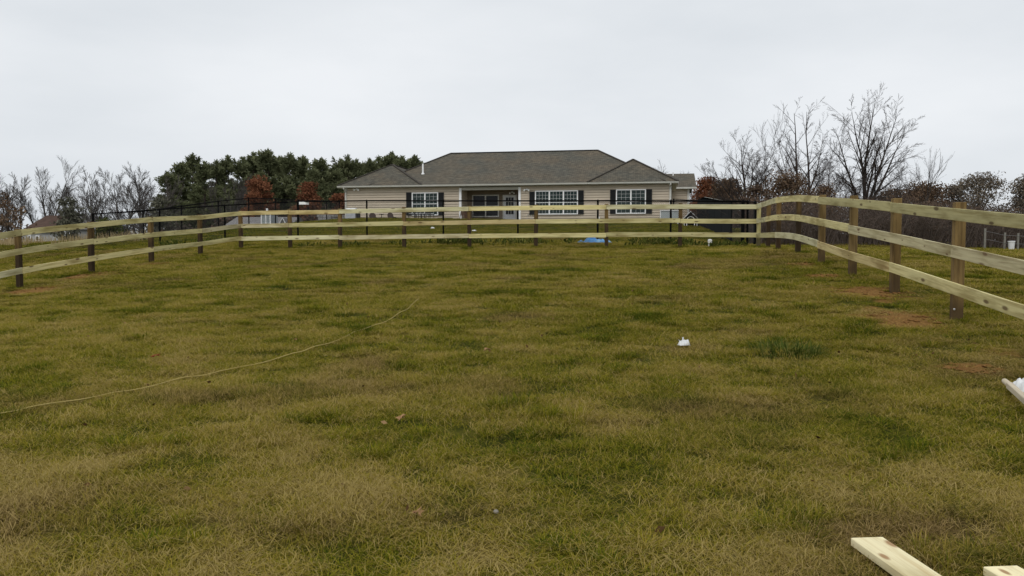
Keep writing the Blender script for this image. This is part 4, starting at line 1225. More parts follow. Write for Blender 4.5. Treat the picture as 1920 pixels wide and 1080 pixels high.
# patio dining set
o = P(788, 413, 58.2)
pt_ = thing("patio_table", "black metal patio table under the shuttered left window", "table", o, HA)
m_ = MB(); m_.lathe((0, 0, .66), [(.60, 0), (.62, .02), (.60, .04)], 20); m_.build("tabletop", M['dark_iron'], pt_)
for a_ in (.6, 2.2, 3.8, 5.3):
    m_ = MB(); m_.tube([(math.cos(a_) * .5, math.sin(a_) * .5, .66), (math.cos(a_) * .3, math.sin(a_) * .3, .3), (math.cos(a_) * .5, math.sin(a_) * .5, -.08)], .022, 6); m_.build("leg", M['dark_iron'], pt_)
def patio_chair():
    r_ = thing("patio_chair", "", "chair", (0, 0, 0), 0, "chairs round the patio table")
    m_ = MB(); m_.box((0, 0, .42), (.46, .46, .05)); m_.build("seat", M['dark_iron'], r_)
    m_ = MB()
    for x in (-.22, .22): m_.tube([(x, -.22, .42), (x, -.29, .92)], .018, 6)
    m_.tube([(-.22, -.29, .92), (0, -.30, .95), (.22, -.29, .92)], .018, 6)
    for k in range(5): m_.box((-.15 + k * .075, -.255, .66), (.02, .02, .46), Matrix.Rotation(.13, 3, 'X'))
    m_.build("backrest", M['dark_iron'], r_)
    m_ = MB(); m_.box((0, .02, .475), (.42, .42, .06)); m_.build("cushion", M['cushion'], r_, bevel=.02)
    for x in (-.2, .2):
        for y in (-.2, .2):
            l_ = MB(); l_.tube([(x, y, .42), (x * 1.1, y * 1.1, -.08)], .018, 5); l_.build("leg", M['dark_iron'], r_)
    return r_
pcx = patio_chair()
spots = [(772, 413, 57.4, .25, "black metal patio chair at the left side of the patio table"),
         (806, 413, 57.6, -.35, "black metal patio chair at the right side of the patio table, pale cushion showing"),
         (785, 412.5, 59.3, 3.2, "black metal patio chair behind the patio table, back to the window"),
         (797, 412.5, 59.2, 2.9, "black metal patio chair squeezed behind the right half of the patio table")]
for i, (px, py, Y, a_, lb) in enumerate(spots):
    c_ = pcx if i == 0 else copy_tree(pcx)
    c_.location = P(px, py, Y); c_.rotation_euler.z = HA + a_; c_['label'] = lb
# low dark slatted bench
o = P(835, 413.2, 58.6)
lb = thing("low_bench", "low dark slatted bench between the patio table and the porch", "bench", o, HA)
m_ = MB()
for k in range(4): m_.box((0, -.16 + k * .105, .17), (1.05, .08, .035))
m_.build("seat", M['dark_iron'], lb)
for x in (-.45, .45):
    m_ = MB(); m_.box((x, 0, .04), (.07, .36, .22)); m_.build("leg", M['dark_iron'], lb)
# leaning brown boards and crate by the left porch column
o = P(877.5, 412.5, 58.6)
cr0 = thing("wooden_crate", "red brown wooden crate standing at the left side of the porch", "crate", o, HA)
m_ = MB()
for x in (-.19, .19):
    for y in (-.16, .16): m_.box((x, y, .32), (.05, .05, .64))
for k in range(5):
    for y in (-.195, .195): m_.box((0, y, .07 + k * .13), (.44, .02, .10))
    for x in (-.225, .225): m_.box((x, 0, .07 + k * .13), (.02, .36, .10))
m_.build("slatted_side", M['dark_brown'], cr0)
m_ = MB(); m_.box((0, 0, .655), (.48, .44, .025)); m_.build("lid", M['dark_brown'], cr0)
o = P(868, 412.5, 58.8)
fs_ = thing("folding_chair", "dark brown folded wooden chair leaning by the left porch column", "chair", o, HA)
for k, (x0, x1) in enumerate(((-.22, -.08), (-.05, .06), (.12, .2))):
    m_ = MB(); m_.beam((x0 * 1.2, -.05 + k * .03, -.05), (x1 * .6 - .12, .25 + k * .02, .72), .05, .03); m_.build("leg", M['dark_brown'], fs_)
m_ = MB(); 
for k in range(4): m_.box((-.08, .17 + k * .02, .38 + k * .07), (.3, .02, .05))
m_.build("backrest", M['dark_brown'], fs_)
# ornate black bench in the porch
u_, w_ = fac(897, 411, 1.5)
o = OL + HU * u_ + HV * 1.5; o.z = OL.z - .06
ib = thing("iron_bench", "black ornate iron bench under the porch window", "bench", o, HA)
m_ = MB()
for k in range(5): m_.box((0, -.18 + k * .09, .42), (.9, .06, .025))
m_.build("seat", M['dark_iron'], ib)
m_ = MB(); m_.tube([(-.45, .24, .42), (-.46, .27, .72), (-.3, .28, .84), (0, .28, .9), (.3, .28, .84), (.46, .27, .72), (.45, .24, .42)], .02, 6)
for k in range(7):
    for j in range(3):
        x = -.36 + k * .12 + (.06 if j % 2 else 0); z = .5 + j * .12
        pts_ = [(x + .05 * math.cos(a_), .265, z + .06 * math.sin(a_)) for a_ in np.linspace(0, 2 * math.pi, 9)]
        m_.tube(pts_, .009, 4, cap=False)
m_.build("backrest", M['dark_iron'], ib)
for x in (-.42, .42):
    m_ = MB(); m_.tube([(x, -.24, 0), (x, -.2, .42), (x, -.22, .62), (x, .2, .62)], .018, 6); m_.tube([(x, .26, 0), (x, .22, .42)], .018, 6); m_.build("leg", M['dark_iron'], ib)
# grey cabinet with white edges near the right corner
o = P(1255, 423.5, 55.5)
gc = thing("grey_cabinet", "grey panelled cabinet with white edges near the right house corner", "cabinet", o, HA)
m_ = MB(); m_.box((0, 0, .62), (1.18, .5, .86)); m_.build("body", M['grey_panel'], gc, bevel=.02)
m_ = MB()
m_.box((0, 0, 1.07), (1.3, .6, .05)); m_.box((-.62, 0, .6), (.05, .56, .92)); m_.box((.62, 0, .6), (.05, .56, .92)); m_.build("frame", M['white'], gc)
m_ = MB(); m_.box((0, 0, .16), (1.06, .36, .06)); m_.build("shelf", M['dark_brown'], gc)
for x in (-.57, .57):
    for y in (-.22, .22):
        m_ = MB(); m_.box((x, y, .08), (.05, .05, .22)); m_.build("leg", M['white'], gc)
# dog house
o = P(1295.5, 426, 51.5)
dh = thing("dog_house", "small black dog house with white trim and arched doorway near the dark screen", "dog house", o, HA - .1)
m_ = MB(); hw_, dp0 = .42, .9
# front wall with arched opening
arch = [(.22 * math.cos(a_), .42 + .22 * math.sin(a_)) for a_ in np.linspace(math.pi, 0, 9)]
outl = [(-hw_, 0), (-hw_, .55), (0, .98), (hw_, .55), (hw_, 0), (.22, 0)] + arch[::-1] + [(-.22, 0)]
vs = [(x, -dp0 / 2, z) for x, z in outl] ; m_.add(vs, [tuple(range(len(vs)))[::-1]])
m_.add([(-hw_, -dp0 / 2, 0), (-hw_, dp0 / 2, 0), (-hw_, dp0 / 2, .55), (-hw_, -dp0 / 2, .55)], [(0, 1, 2, 3)])
m_.add([(hw_, -dp0 / 2, 0), (hw_, dp0 / 2, 0), (hw_, dp0 / 2, .55), (hw_, -dp0 / 2, .55)], [(3, 2, 1, 0)])
m_.add([(-hw_, dp0 / 2, 0), (hw_, dp0 / 2, 0), (hw_, dp0 / 2, .55), (0, dp0 / 2, .98), (-hw_, dp0 / 2, .55)], [(0, 1, 2, 3, 4)])
m_.build("wall", M['screen'], dh)
m_ = MB()
for s in (-1, 1):
    m_.beam((s * .52, 0, .47), (0, 0, 1.01), dp0 + .16, .04, (0, 1, 0)) if False else None
    m_.add([(0, -.55, 1.03), (s * .54, -.55, .48), (s * .54, .55, .48), (0, .55, 1.03), (0, -.55, .985), (s * .54, -.55, .44), (s * .54, .55, .44), (0, .55, .985)],
           [(0, 1, 2, 3), (7, 6, 5, 4), (0, 4, 5, 1), (2, 6, 7, 3), (1, 5, 6, 2)])
m_.build("roof", M['grey_panel'], dh)
m_ = MB()
for s in (-1, 1):
    m_.beam((s * .54, -.565, .45), (0, -.565, 1.0), .02, .05, (0, 1, 0)); m_.box((s * .40, -.462, .26), (.04, .02, .5)); m_.box((s * .245, -.462, .21), (.04, .02, .42))
m_.tube([(.245 * math.cos(a_), -.465, .42 + .245 * math.sin(a_)) for a_ in np.linspace(0, math.pi, 10)], .022, 6)
m_.build("trim", M['white'], dh)
# dark kennel behind the screen
o = P(1332, 424, 53)
kn = thing("kennel", "dark covered kennel with low gable roof behind the black screen", "kennel", o, HA)
a0, a1, apx = P(1311, 378, 53).x - o.x, P(1358, 379, 53).x - o.x, P(1321, 370.5, 53).x - o.x
zt = P(1321, 370.2, 53).z - o.z; ze = P(1352, 378.5, 53).z - o.z; zl = P(1311, 374.5, 53).z - o.z
m_ = MB()
outl = [(a0, -.3), (a1, -.3), (a1, ze), (apx, zt), (a0, zl)]
vs = [(x, 0, z) for x, z in outl] + [(x, 1.8, z) for x, z in outl]
m_.add(vs, [(0, 1, 2, 3, 4), (9, 8, 7, 6, 5)] + [(i, 5 + i, 5 + (i + 1) % 5, (i + 1) % 5) for i in (0, 1, 4)]); m_.build("wall", M['screen'], kn)
m_ = MB()
for (x0, z0), (x1, z1) in (((a0 - .05, zl), (apx, zt)), ((apx, zt), (a1 + .08, ze))):
    m_.add([(x0, -.08, z0 + .01), (x1, -.08, z1 + .01), (x1, 1.88, z1 + .01), (x0, 1.88, z0 + .01), (x0, -.08, z0 + .05), (x1, -.08, z1 + .05), (x1, 1.88, z1 + .05), (x0, 1.88, z0 + .05)],
           [(3, 2, 1, 0), (4, 5, 6, 7), (0, 1, 5, 4), (1, 2, 6, 5), (2, 3, 7, 6), (3, 0, 4, 7)])
m_.build("roof", M['black_metal'], kn)
m_ = MB(); m_.beam((apx, -.11, zt + .03), (a1 + .08, -.11, ze + .03), .02, .04, (0, 1, 0)); m_.build("trim", M['gutter'], kn)

# ------------------------------------------------------------------ small things on the grass
def leafcloud(C, size, seed, tri=True, up=0.0, elong=1.6):
    """leaf-sized triangles at the given centres"""
    r_ = np.random.RandomState(seed); n_ = len(C)
    a_ = r_.normal(size=(n_, 3)); a_ /= np.linalg.norm(a_, axis=1)[:, None] + 1e-9
    a_[:, 2] = a_[:, 2] + up; a_ /= np.linalg.norm(a_, axis=1)[:, None] + 1e-9
    b_ = r_.normal(size=(n_, 3)); b_ -= (b_ * a_).sum(1)[:, None] * a_; b_ /= np.linalg.norm(b_, axis=1)[:, None] + 1e-9
    s_ = (size * (.6 + .8 * r_.rand(n_)))[:, None]
    p0 = C - a_ * s_ * elong * .5; p1 = C + b_ * s_ * .4; p2 = C + a_ * s_ * elong * .5; p3 = C - b_ * s_ * .4
    V = np.stack([p0, p1, p2, p3], 1).reshape(-1, 3)
    Fq_ = np.arange(n_ * 4).reshape(-1, 4)
    return V, Fq_
def lumpy(name, loc, sx, sy, sz, seed, mat, label, cat, nu=26, nv=16, amp=.5, rz=0, kind=None, lump=2.2, prof_f=None, ex=.6):
    """a crumpled sheet heaped on the ground"""
    vs = []; r_ = random.Random(seed)
    for j in range(nv + 1):
        for i in range(nu + 1):
            a_ = -1 + 2 * i / nu; b_ = -1 + 2 * j / nv
            e_ = max(0, 1 - (abs(a_) ** 2.6 + abs(b_) ** 2.6))
            h = (e_ ** ex) * (prof_f(a_) if prof_f else 1) * (.25 + amp * 2.2 * float(fbm(a_ * lump + seed, b_ * 1.8 + seed * 2, seed, 3)) ** 1.6)
            vs.append((a_ * sx * (1 + .15 * (float(vnoise(b_ * 3 + seed, a_ * 2, seed + 4)) - .5)), b_ * sy * (1 + .3 * (float(vnoise(a_ * 3 + seed, b_, seed + 9)) - .5)), h * sz))
    fs = [(j * (nu + 1) + i, j * (nu + 1) + i + 1, (j + 1) * (nu + 1) + i + 1, (j + 1) * (nu + 1) + i) for j in range(nv) for i in range(nu)]
    mb = MB(); mb.add(vs, fs)
    o_ = mb.build(name, mat); o_.location = loc; o_.rotation_euler.z = rz
    md_ = o_.modifiers.new("thick", 'SOLIDIFY'); md_.thickness = .004
    return tag(o_, label, cat)
c_ = P(1116, 459, 28.0); c_.z = gnd(c_.x, c_.y) + .03
lumpy("tarp", c_, .60, .28, .24, 5, M['tarp'], "crumpled blue tarp lying in the grass behind the back rails", "tarp", 48, 18, .45, lump=6.0,
      prof_f=lambda a: float(np.interp(a, [-1, -.82, -.7, -.6, -.3, 0, .1, .45, .55, .75, 1], [.5, .8, .3, .95, 1.05, .95, .7, .8, .35, .65, .3])), ex=.28)
c_ = G(1282, 643, .05)
lumpy("plastic_bag", c_ + Vector((0, 0, -.02)), .06, .045, .065, 8, M['plastic'], "crumpled white plastic bag lying alone in the middle of the paddock", "bag", 18, 12, .6, .3)
bag = bpy.data.objects['plastic_bag']
fl = MB(); fl.add([(-.04, -.008, .02), (-.026, .0, .02), (-.058, .0, .06), (-.064, -.01, .055), (-.016, 0, .045), (.0, 0, .045), (.002, .005, .08), (-.018, .003, .078)],
                  [(0, 1, 2, 3), (4, 5, 6, 7)]); fl.build("flap", M['plastic'], bag)
# white capped pipe
c_ = P(1331, 457, 25.4); c_.z = gnd(c_.x, c_.y)
pp = thing("pvc_pipe", "short white capped pipe sticking out of the grass by the right fence corner", "pipe", c_)
m_ = MB(); m_.tube([(0, 0, -.1), (0, 0, .16)], .052, 14); m_.build("pipe", M['pvc'], pp, smooth=False)
m_ = MB(); m_.lathe((0, 0, .14), [(.068, 0), (.07, .08), (.06, .11), (.03, .125)], 14); m_.build("cap", M['pvc'], pp)

# yellow cord
cpx = [(-60, 790), (0, 776), (30, 769), (60, 763), (92, 757), (120, 752), (150, 750), (185, 742), (215, 735), (250, 732), (285, 723), (310, 717), (345, 708), (380, 703), (410, 697), (440, 690), (480, 682),
       (512, 675), (545, 663), (568, 658), (590, 650), (620, 642), (650, 630), (665, 622), (680, 617), (702, 610), (720, 604), (736, 595), (750, 586), (764, 579), (772, 571), (780, 564), (786, 559)]
pts_ = []
for i, (px, py) in enumerate(cpx):
    q = G(px, py, .036); q.z += .004 * math.sin(i * 2.3); pts_.append(q)
sm_ = []
for i in range(len(pts_) - 1):
    for k in range(4):
        s = k / 4; p0, p1, p2, p3 = pts_[max(i - 1, 0)], pts_[i], pts_[i + 1], pts_[min(i + 2, len(pts_) - 1)]
        sm_.append(.5 * ((2 * p1) + (p2 - p0) * s + (2 * p0 - 5 * p1 + 4 * p2 - p3) * s * s + (3 * p1 - p0 - 3 * p2 + p3) * s ** 3))
sm_.append(pts_[-1])
mb = MB(pts_[0]); mb.tube(sm_, .0048, 6)
o_ = mb.build("cord", M['cord'], smooth=True); o_.location = pts_[0]; tag(o_, "thin yellow cord trailing across the grass at the left", "cord")

# lumber
def lumber(tl, tr_, far_px, label, th=.035):
    a_ = G(*tl, .07); b_ = G(*tr_, .07); c_ = G(*far_px, .07)
    xd = Vector((c_.x - a_.x, c_.y - a_.y, 0)).normalized()
    yd = Vector((xd.y, -xd.x, 0)); wd = .142
    if (b_ - a_).dot(yd) < 0: yd = -yd
    L_ = 2.4
    R = Matrix((xd, yd * 1.0, Vector((0, 0, 1)))).transposed()
    cen = a_ + xd * L_ / 2 + yd * wd / 2
    zc = a_.z - th / 2
    mb = MB((cen.x, cen.y, zc)); mb.box((cen.x, cen.y, zc), (L_, wd, th), R)
    o__ = mb.build("lumber_plank", M['lumber'], bevel=.003, grain=True); o__.location = (cen.x, cen.y, zc)
    tag(o__, label, "plank", "loose planks lying on the grass")
lumber((1595, 1008), (1639, 1002), (1686, 1080), "pale pine plank with brown knots, the longer visible one at the bottom right")
lumber((1843, 1062), (1895, 1057), (1870, 1080), "yellowish pine plank end poking in at the bottom right corner")
# wooden handle and plastic at the right edge
h0 = G(1883, 714, .10); h1 = G(1930, 770, .10)
dv = (h1 - h0); dv.z = 0; dv.normalize()
hd = thing("tool_handle", "grey wooden tool handle with rounded grip at the right edge", "handle", h0)
m_ = MB(); m_.tube([Vector((0, 0, 0)) + dv * s for s in (-.012, -.006, .004, .02, .17, .2)], [.006, .014, .019, .021, .022, .023], 12); m_.build("grip", M['handle'], hd, smooth=True, grain=True)
m_ = MB(); m_.beam(dv * .19 + Vector((0, 0, -.004)), dv * 1.3 + Vector((0, 0, -.03)), .042, .05); m_.build("shaft", M['handle'], hd, grain=True, bevel=.006)
c_ = G(1922, 731, .05)
lumpy("plastic_wrap", c_, .085, .09, .10, 15, M['plastic'], "crumpled clear white plastic wrap beside the wooden handle", "plastic", 16, 12, .5)
# white bucket in front of the brush
c_ = P(1896, 469, 32.7); c_.z = gnd(c_.x, c_.y) + .02
bk_ = thing("bucket", "white plastic bucket standing before the brush at the far right", "bucket", c_)
m_ = MB(); m_.lathe((0, 0, 0), [(.105, 0), (.128, .30), (.128, .31)], 16); m_.build("body", M['plastic'], bk_)
m_ = MB(); m_.lathe((0, 0, .31), [(.142, 0), (.142, .035), (.13, .045)], 16); m_.build("lid", M['plastic'], bk_)
# wire fence
w0_ = P(1847, 466, 32.9); w0_.z = gnd(w0_.x, w0_.y)
wf = thing("wire_fence", "thin grey posts of a wire fence before the far right brush", "fence", w0_)
tops = []
for (px, py0, Y) in ((1847, 428, 32.9), (1884, 436, 33.0), (1909, 437, 33.0), (1960, 440, 33.0)):
    tpx = P(px, py0, Y); g_ = gnd(tpx.x, tpx.y)
    m_ = MB(w0_); m_.tube([(tpx.x, tpx.y, g_ - .1), (tpx.x + .01, tpx.y, tpx.z)], .045, 7); m_.build("post", M['wire_post'], wf)
    tops.append(tpx)
m_ = MB(w0_)
for k in range(len(tops) - 1):
    for dz in (.12, .45): m_.tube([tops[k] - Vector((0, .05, dz)), tops[k + 1] - Vector((0, .05, dz))], .006, 4)
m_.build("wire", M['wire'], wf)
# leaves and pebble
def dead_leaf(px, py, size, mat, label, seed):
    c_ = G(px, py, .055); r_ = random.Random(seed)
    n_ = 16; vs = [(0, 0, .012)]
    for k in range(n_):
        a_ = 2 * math.pi * k / n_; rr = size * (.5 + .5 * (k % 2)) * (1 if k % 4 else .75)
        vs.append((rr * math.cos(a_) * 1.25, rr * math.sin(a_) * .8, .012 * math.sin(a_ * 2 + seed) + r_.uniform(-.006, .012)))
    mb = MB(); mb.add(vs, [(0, 1 + k, 1 + (k + 1) % n_) for k in range(n_)])
    o_ = mb.build("fallen_leaf", mat); o_.location = c_ + Vector((0, 0, .01)); o_.rotation_euler = (.25, .1, seed)
    md_ = o_.modifiers.new("thick", 'SOLIDIFY'); md_.thickness = .0015
    tag(o_, label, "leaf", "dead leaves on the grass")
dead_leaf(783, 965, .032, M['leaf_tan'], "tan oak leaf lying on the grass in the foreground, nearest the camera", 1)
dead_leaf(914, 658, .05, M['leaf_tan'], "pale tan leaf on the green middle of the paddock", 2)
dead_leaf(293, 669, .05, M['leaf_red'], "dark red leaf above the yellow cord", 3)
dead_leaf(752, 785, .035, M['leaf_tan'], "small tan leaf in a brown patch below the yellow cord", 4)
c_ = G(930, 959, .05)
m_ = MB(); m_.lathe((0, 0, -.01), [(.006, 0), (.012, .006), (.013, .012), (.007, .018)], 9); o_ = m_.build("pebble", M['stone'], smooth=True); o_.location = c_; tag(o_, "small pale pebble in the foreground grass", "stone")

for k, (px, py, lb_) in enumerate(((811, 428, "small white paper scrap in the house yard, left one"), (889, 433, "small white paper scrap in the house yard beside a black fence post"))):
    c_ = G(px, py, .04); lumpy("paper_scrap", c_, .11, .07, .07, 30 + k, M['plastic'], lb_, "litter", 10, 8, .6)
rl_ = np.random.RandomState(61)
n_ = 260; yy = 3 + 19 * rl_.rand(n_) ** .8; xx = (rl_.rand(n_) * 2 - 1) * (.68 * yy + 1)
V, q = leafcloud(np.stack([xx, yy, ground_np(xx, yy) + .028 + .015 * rl_.rand(n_)], -1), .030, 62, up=0.0, elong=1.3)
o_ = np_obj("leaf_litter", V, q, M['litter'], attr={"lv": np.repeat(rl_.rand(n_), 4)}); tag(o_, "scraps of dead brown leaves caught in the grass", "leaf litter", kind="stuff")
# big dark tussock
def tussock(px, py, n_, rad, h0, h1, seed, label):
    c_ = G(px, py)
    V1, q1, b1 = blades(n_, rad, h0, h1, .007, 1.0, seed, tuft=True)
    V1[:, 2] += ground_np(V1[:, 0] + c_.x, V1[:, 1] + c_.y) - c_.z
    o_ = np_obj("grass_tussock", V1, q1, M['tussock'], attr={"lv": b1})
    o_.location = c_; tag(o_, label, "grass tuft")
tussock(1470, 664, 420, .33, .08, .2, 501, "large dark green tussock in the paddock, its main clump")
tussock(1512, 662, 150, .2, .06, .15, 502, "smaller dark green tussock touching the right of the large one")
# dirt clods on the bare patches
rc_ = random.Random(9); mb = MB()
for (sx_, sy_, rx_, ry_, k_) in SOIL[:5] + SOIL[5:8]:
    for i in range(int(36 * k_)):
        a_ = rc_.uniform(0, 6.28); d_ = math.sqrt(rc_.random())
        x, y = sx_ + rx_ * .9 * d_ * math.cos(a_), sy_ + ry_ * .9 * d_ * math.sin(a_)
        z = gnd(x, y) + .02; s = rc_.uniform(.012, .05)
        vs = []
        for (ax, ay, az) in ((1, 0, 0), (-1, 0, 0), (0, 1, 0), (0, -1, 0), (0, 0, .6), (0, 0, -.6), (.7, .7, .2), (-.7, .7, -.1), (.7, -.7, .1), (-.7, -.7, .2)):
            j = rc_.uniform(.7, 1.2) * s; vs.append((x + ax * j * 1.3, y + ay * j, z + az * j))
        mb.add(vs, [(0, 6, 4), (6, 2, 4), (2, 7, 4), (7, 1, 4), (1, 9, 4), (9, 3, 4), (3, 8, 4), (8, 0, 4), (6, 0, 5), (2, 6, 5), (7, 2, 5), (1, 7, 5), (9, 1, 5), (3, 9, 5), (8, 3, 5), (0, 8, 5)])
o_ = mb.build("dirt_clods", M['soil']); tag(o_, "orange brown clods of dug soil round the fence posts", "soil", kind="stuff")

# ------------------------------------------------------------------ weeds on the bank behind the fence
rw = np.random.RandomState(33)
Cw = []
for (px0, px1, Y, n_, hh) in ((560, 900, 28.6, 500, .12), (820, 900, 28.4, 900, .25), (900, 1080, 27.6, 500, .2), (1150, 1300, 26.6, 900, .22), (1330, 1345, 25.3, 120, .16), (1280, 1400, 26.0, 500, .16), (300, 480, 33, 500, .22)):
    px_ = px0 + (px1 - px0) * rw.rand(n_); yy = Y + rw.normal(size=n_) * .35
    xx = (px_ - 960) / F_PX * yy
    cl_ = fbm(xx * 1.4, yy * 1.4, 12, 2); k_ = cl_ > .42
    xx, yy = xx[k_], yy[k_]
    Cw.append(np.stack([xx, yy, ground_np(xx, yy) + rw.rand(len(xx)) * hh], -1))
Cw = np.concatenate(Cw)
V, q = leafcloud(Cw, .07, 5, up=1.2, elong=2.2)
o_ = np_obj("bank_weeds", V, q, M['weeds'], attr={"lv": np.repeat(rw.rand(len(Cw)) * .9, 4)}); tag(o_, "dark weeds growing along the bank behind the back rails", "weeds", kind="stuff")

# ------------------------------------------------------------------ trees
def branching(rnd, p0, d0, L, r0, depth, maxd, big, small, up=.25, kids=(5, 7), ang=(.35, .8), lf=(.45, .7), wob=.10, rmin=.006, tips=None, start=.25, split=2, kids0=0):
    """grow one branch and its children; thick ones go to 'big', thin ones to 'small'"""
    nseg = 10 if depth == 0 else (5 if depth < 3 else 3)
    p = Vector(p0); d = Vector(d0).normalized()
    pts_ = [p.copy()]; rad = [r0]
    for i in range(nseg):
        d = (d + Vector((rnd.gauss(0, wob), rnd.gauss(0, wob), rnd.gauss(0, wob) + up * .07))).normalized()
        p = p + d * (L / nseg); pts_.append(p.copy())
        rad.append(max(rmin * .7, r0 * (1 - (i + 1) / nseg * (.9 if depth == 0 else .75 if depth < maxd else .5))))
    (big if depth < split else small).tube(pts_, rad, 7 if depth == 0 else (5 if depth < 2 else 3), cap=False)
    if tips is not None and depth >= maxd - 1: tips.append(pts_[-1]); tips.append(pts_[len(pts_) // 2])
    if depth >= maxd: return
    nk = rnd.randint(*kids) + (kids0 if depth == 0 else 0)
    for k in range(nk):
        s = start + (1 - start) * (k + rnd.random() * .8) / nk
        s = min(s, .99)
        f = s * nseg; i = min(int(f), nseg - 1)
        q = pts_[i].lerp(pts_[i + 1], f - i)
        dd = (pts_[i + 1] - pts_[i]).normalized()
        ax = Vector((rnd.gauss(0, 1), rnd.gauss(0, 1), rnd.gauss(0, 1))).cross(dd)
        if ax.length < 1e-3: continue
        nd = Matrix.Rotation(rnd.uniform(*ang), 3, ax.normalized()) @ dd
        nd.z += up * .35
        rr = max(rmin, (r0 + (rad[-1] - r0) * s) * rnd.uniform(.45, .62))
        branching(rnd, q, nd, L * rnd.uniform(*lf) * (1.15 - .45 * s), rr, depth + 1, maxd, big, small, up, kids, ang, lf, wob, rmin, tips, .2, split, kids0)

def bare_tree(name, px, Y, top_py, label, limbs, seed, trunk_r=.10, maxd=4, kids=(5, 6), rmin=.007, mats=('bark', 'twig'), group=None, base_py=None, up=.3, ang=(.35, .75), lf=(.42, .66), base_z=None, kids0=3):
    """limbs: list of (dx, dz_start, lean_x, lean_y, length share, radius share) from the base, in metres"""
    x = (px - 960) / F_PX * Y
    z = gnd(x, Y) if base_z is None else base_z
    H = P(px, top_py, Y).z - z
    rnd = random.Random(seed)
    o_ = thing(name, label, "tree", (x, Y, z), 0, group)
    big, small = MB(), MB()
    for (dx, z0, lx, ly, ls, rs) in limbs:
        branching(rnd, (dx, 0, z0 * H - (.2 if z0 == 0 else 0)), (lx, ly, 1), H * ls, trunk_r * rs, 0, maxd, big, small, up, kids, ang, lf, .042, rmin, start=.22, kids0=kids0)
    big.build("trunk", M[mats[0]], o_); small.build("crown", M[mats[1]], o_)
    return o_, H

# right-hand bare trees
bare_tree("bare_tree", 1619, 37, 200, "large bare vase shaped tree with many dark limbs behind the right rails",
          [(0, 0, .03, .02, .30, 1.35), (0, .20, -.38, .1, .64, .62), (.02, .20, -.16, -.2, .78, .7), (.02, .22, .04, .15, .82, .8), (.03, .22, .27, -.1, .74, .68), (.04, .18, .50, .1, .70, .75), (-.02, .16, -.62, -.3, .36, .38), (.04, .22, .2, .4, .74, .6)],
          71, .115, 3, (6, 8), .005, up=.1, kids0=5, ang=(.4, .85), lf=(.26, .44))
bare_tree("bare_tree", 1487, 38, 205, "tall bare tree with a straight left leader above the brown shrub",
          [(0, 0, .02, .02, 1.0, 1.0), (.03, .30, -.55, .2, .42, .45), (-.02, .25, -.28, -.2, .5, .35)], 72, .10, 3, (5, 7), .005, up=.2, ang=(.5, .85), lf=(.2, .38), kids0=7)
bare_tree("bare_tree", 1513, 38.5, 200, "slim bare tree just right of the straight tall one, forked near the top",
          [(0, 0, .05, .0, 1.0, .9), (0, .34, .5, .1, .48, .45), (.0, .3, .62, -.2, .36, .35)], 73, .095, 3, (5, 7), .005, up=.2, ang=(.5, .85), lf=(.2, .38), kids0=7)
bare_tree("bare_tree", 1397, 40, 268, "leaning bare tree with spreading twigs right of the house",
          [(0, 0, -.12, .0, 1.0, 1.0), (-.05, .2, -.75, .2, .66, .55), (-.02, .1, -.95, -.1, .66, .45), (0, .32, .42, .1, .55, .5), (0, .22, .28, -.3, .6, .5)], 74, .12, 3, (6, 8), .0055, up=.2, ang=(.45, .9), lf=(.3, .5))
bare_tree("bare_tree", 1443, 37, 280, "thin bare tree between the leaning tree and the tall straight one",
          [(0, 0, -.03, .0, 1.0, 1.0), (0, .25, .42, .1, .6, .5), (0, .3, -.42, .2, .5, .5)], 75, .06, 3, (5, 7), .0055, up=.2)
bare_tree("bare_tree", 1562, 36.5, 292, "twiggy bare tree between the slim forked tree and the vase shaped one",
          [(0, 0, .0, .0, .9, 1.0), (0, .2, .5, .1, .55, .5), (0, .15, -.55, .2, .6, .6), (0, .3, -.2, -.3, .5, .5)], 76, .055, 3, (6, 8), .005, up=.1, ang=(.45, 1.0))
bare_tree("sapling", 1734, 44, 300, "small bare sapling rising alone above the brown oaks at right",
          [(0, 0, .02, 0, .55, 1), (0, .5, .12, .1, .5, .7), (0, .48, -.3, 0, .38, .5), (0, .48, .5, 0, .42, .5), (0, .5, .28, -.2, .45, .5)], 77, .05, 2, (4, 5), .006, up=.2, ang=(.2, .45))
bare_tree("bare_tree", 1664, 36, 300, "low bare tree with drooping twigs under the vase shaped tree's right side",
          [(0, 0, .05, 0, .8, 1), (0, .2, .5, .1, .6, .6), (0, .25, -.4, .1, .5, .6)], 78, .05, 3, (6, 8), .005, up=-.12, ang=(.5, 1.1))
for px, Y, tp, sd_, lab in ((1352, 42, 345, 90, "twiggy bare bush left of the leaning bare tree"), (1422, 41, 330, 91, "many stemmed bare bush between the leaning tree and its thin neighbour"),
                            (1462, 40, 325, 92, "many stemmed bare bush left of the tall straight tree"), (1536, 40, 318, 93, "many stemmed bare bush right of the slim forked tree"),
                            (1588, 39, 322, 94, "many stemmed bare bush under the left limbs of the vase shaped tree")):
    bare_tree("bare_bush", px, Y, tp, lab, [(-.3, 0, -.3, .1, .8, .7), (.2, 0, .25, .2, .85, .8), (0, 0, .02, -.2, .95, 1), (-.5, 0, -.55, .3, .65, .6), (.5, 0, .55, -.2, .7, .7)], sd_, .03, 3, (4, 6), .0052, up=.16, ang=(.4, .9), lf=(.3, .55), kids0=4)
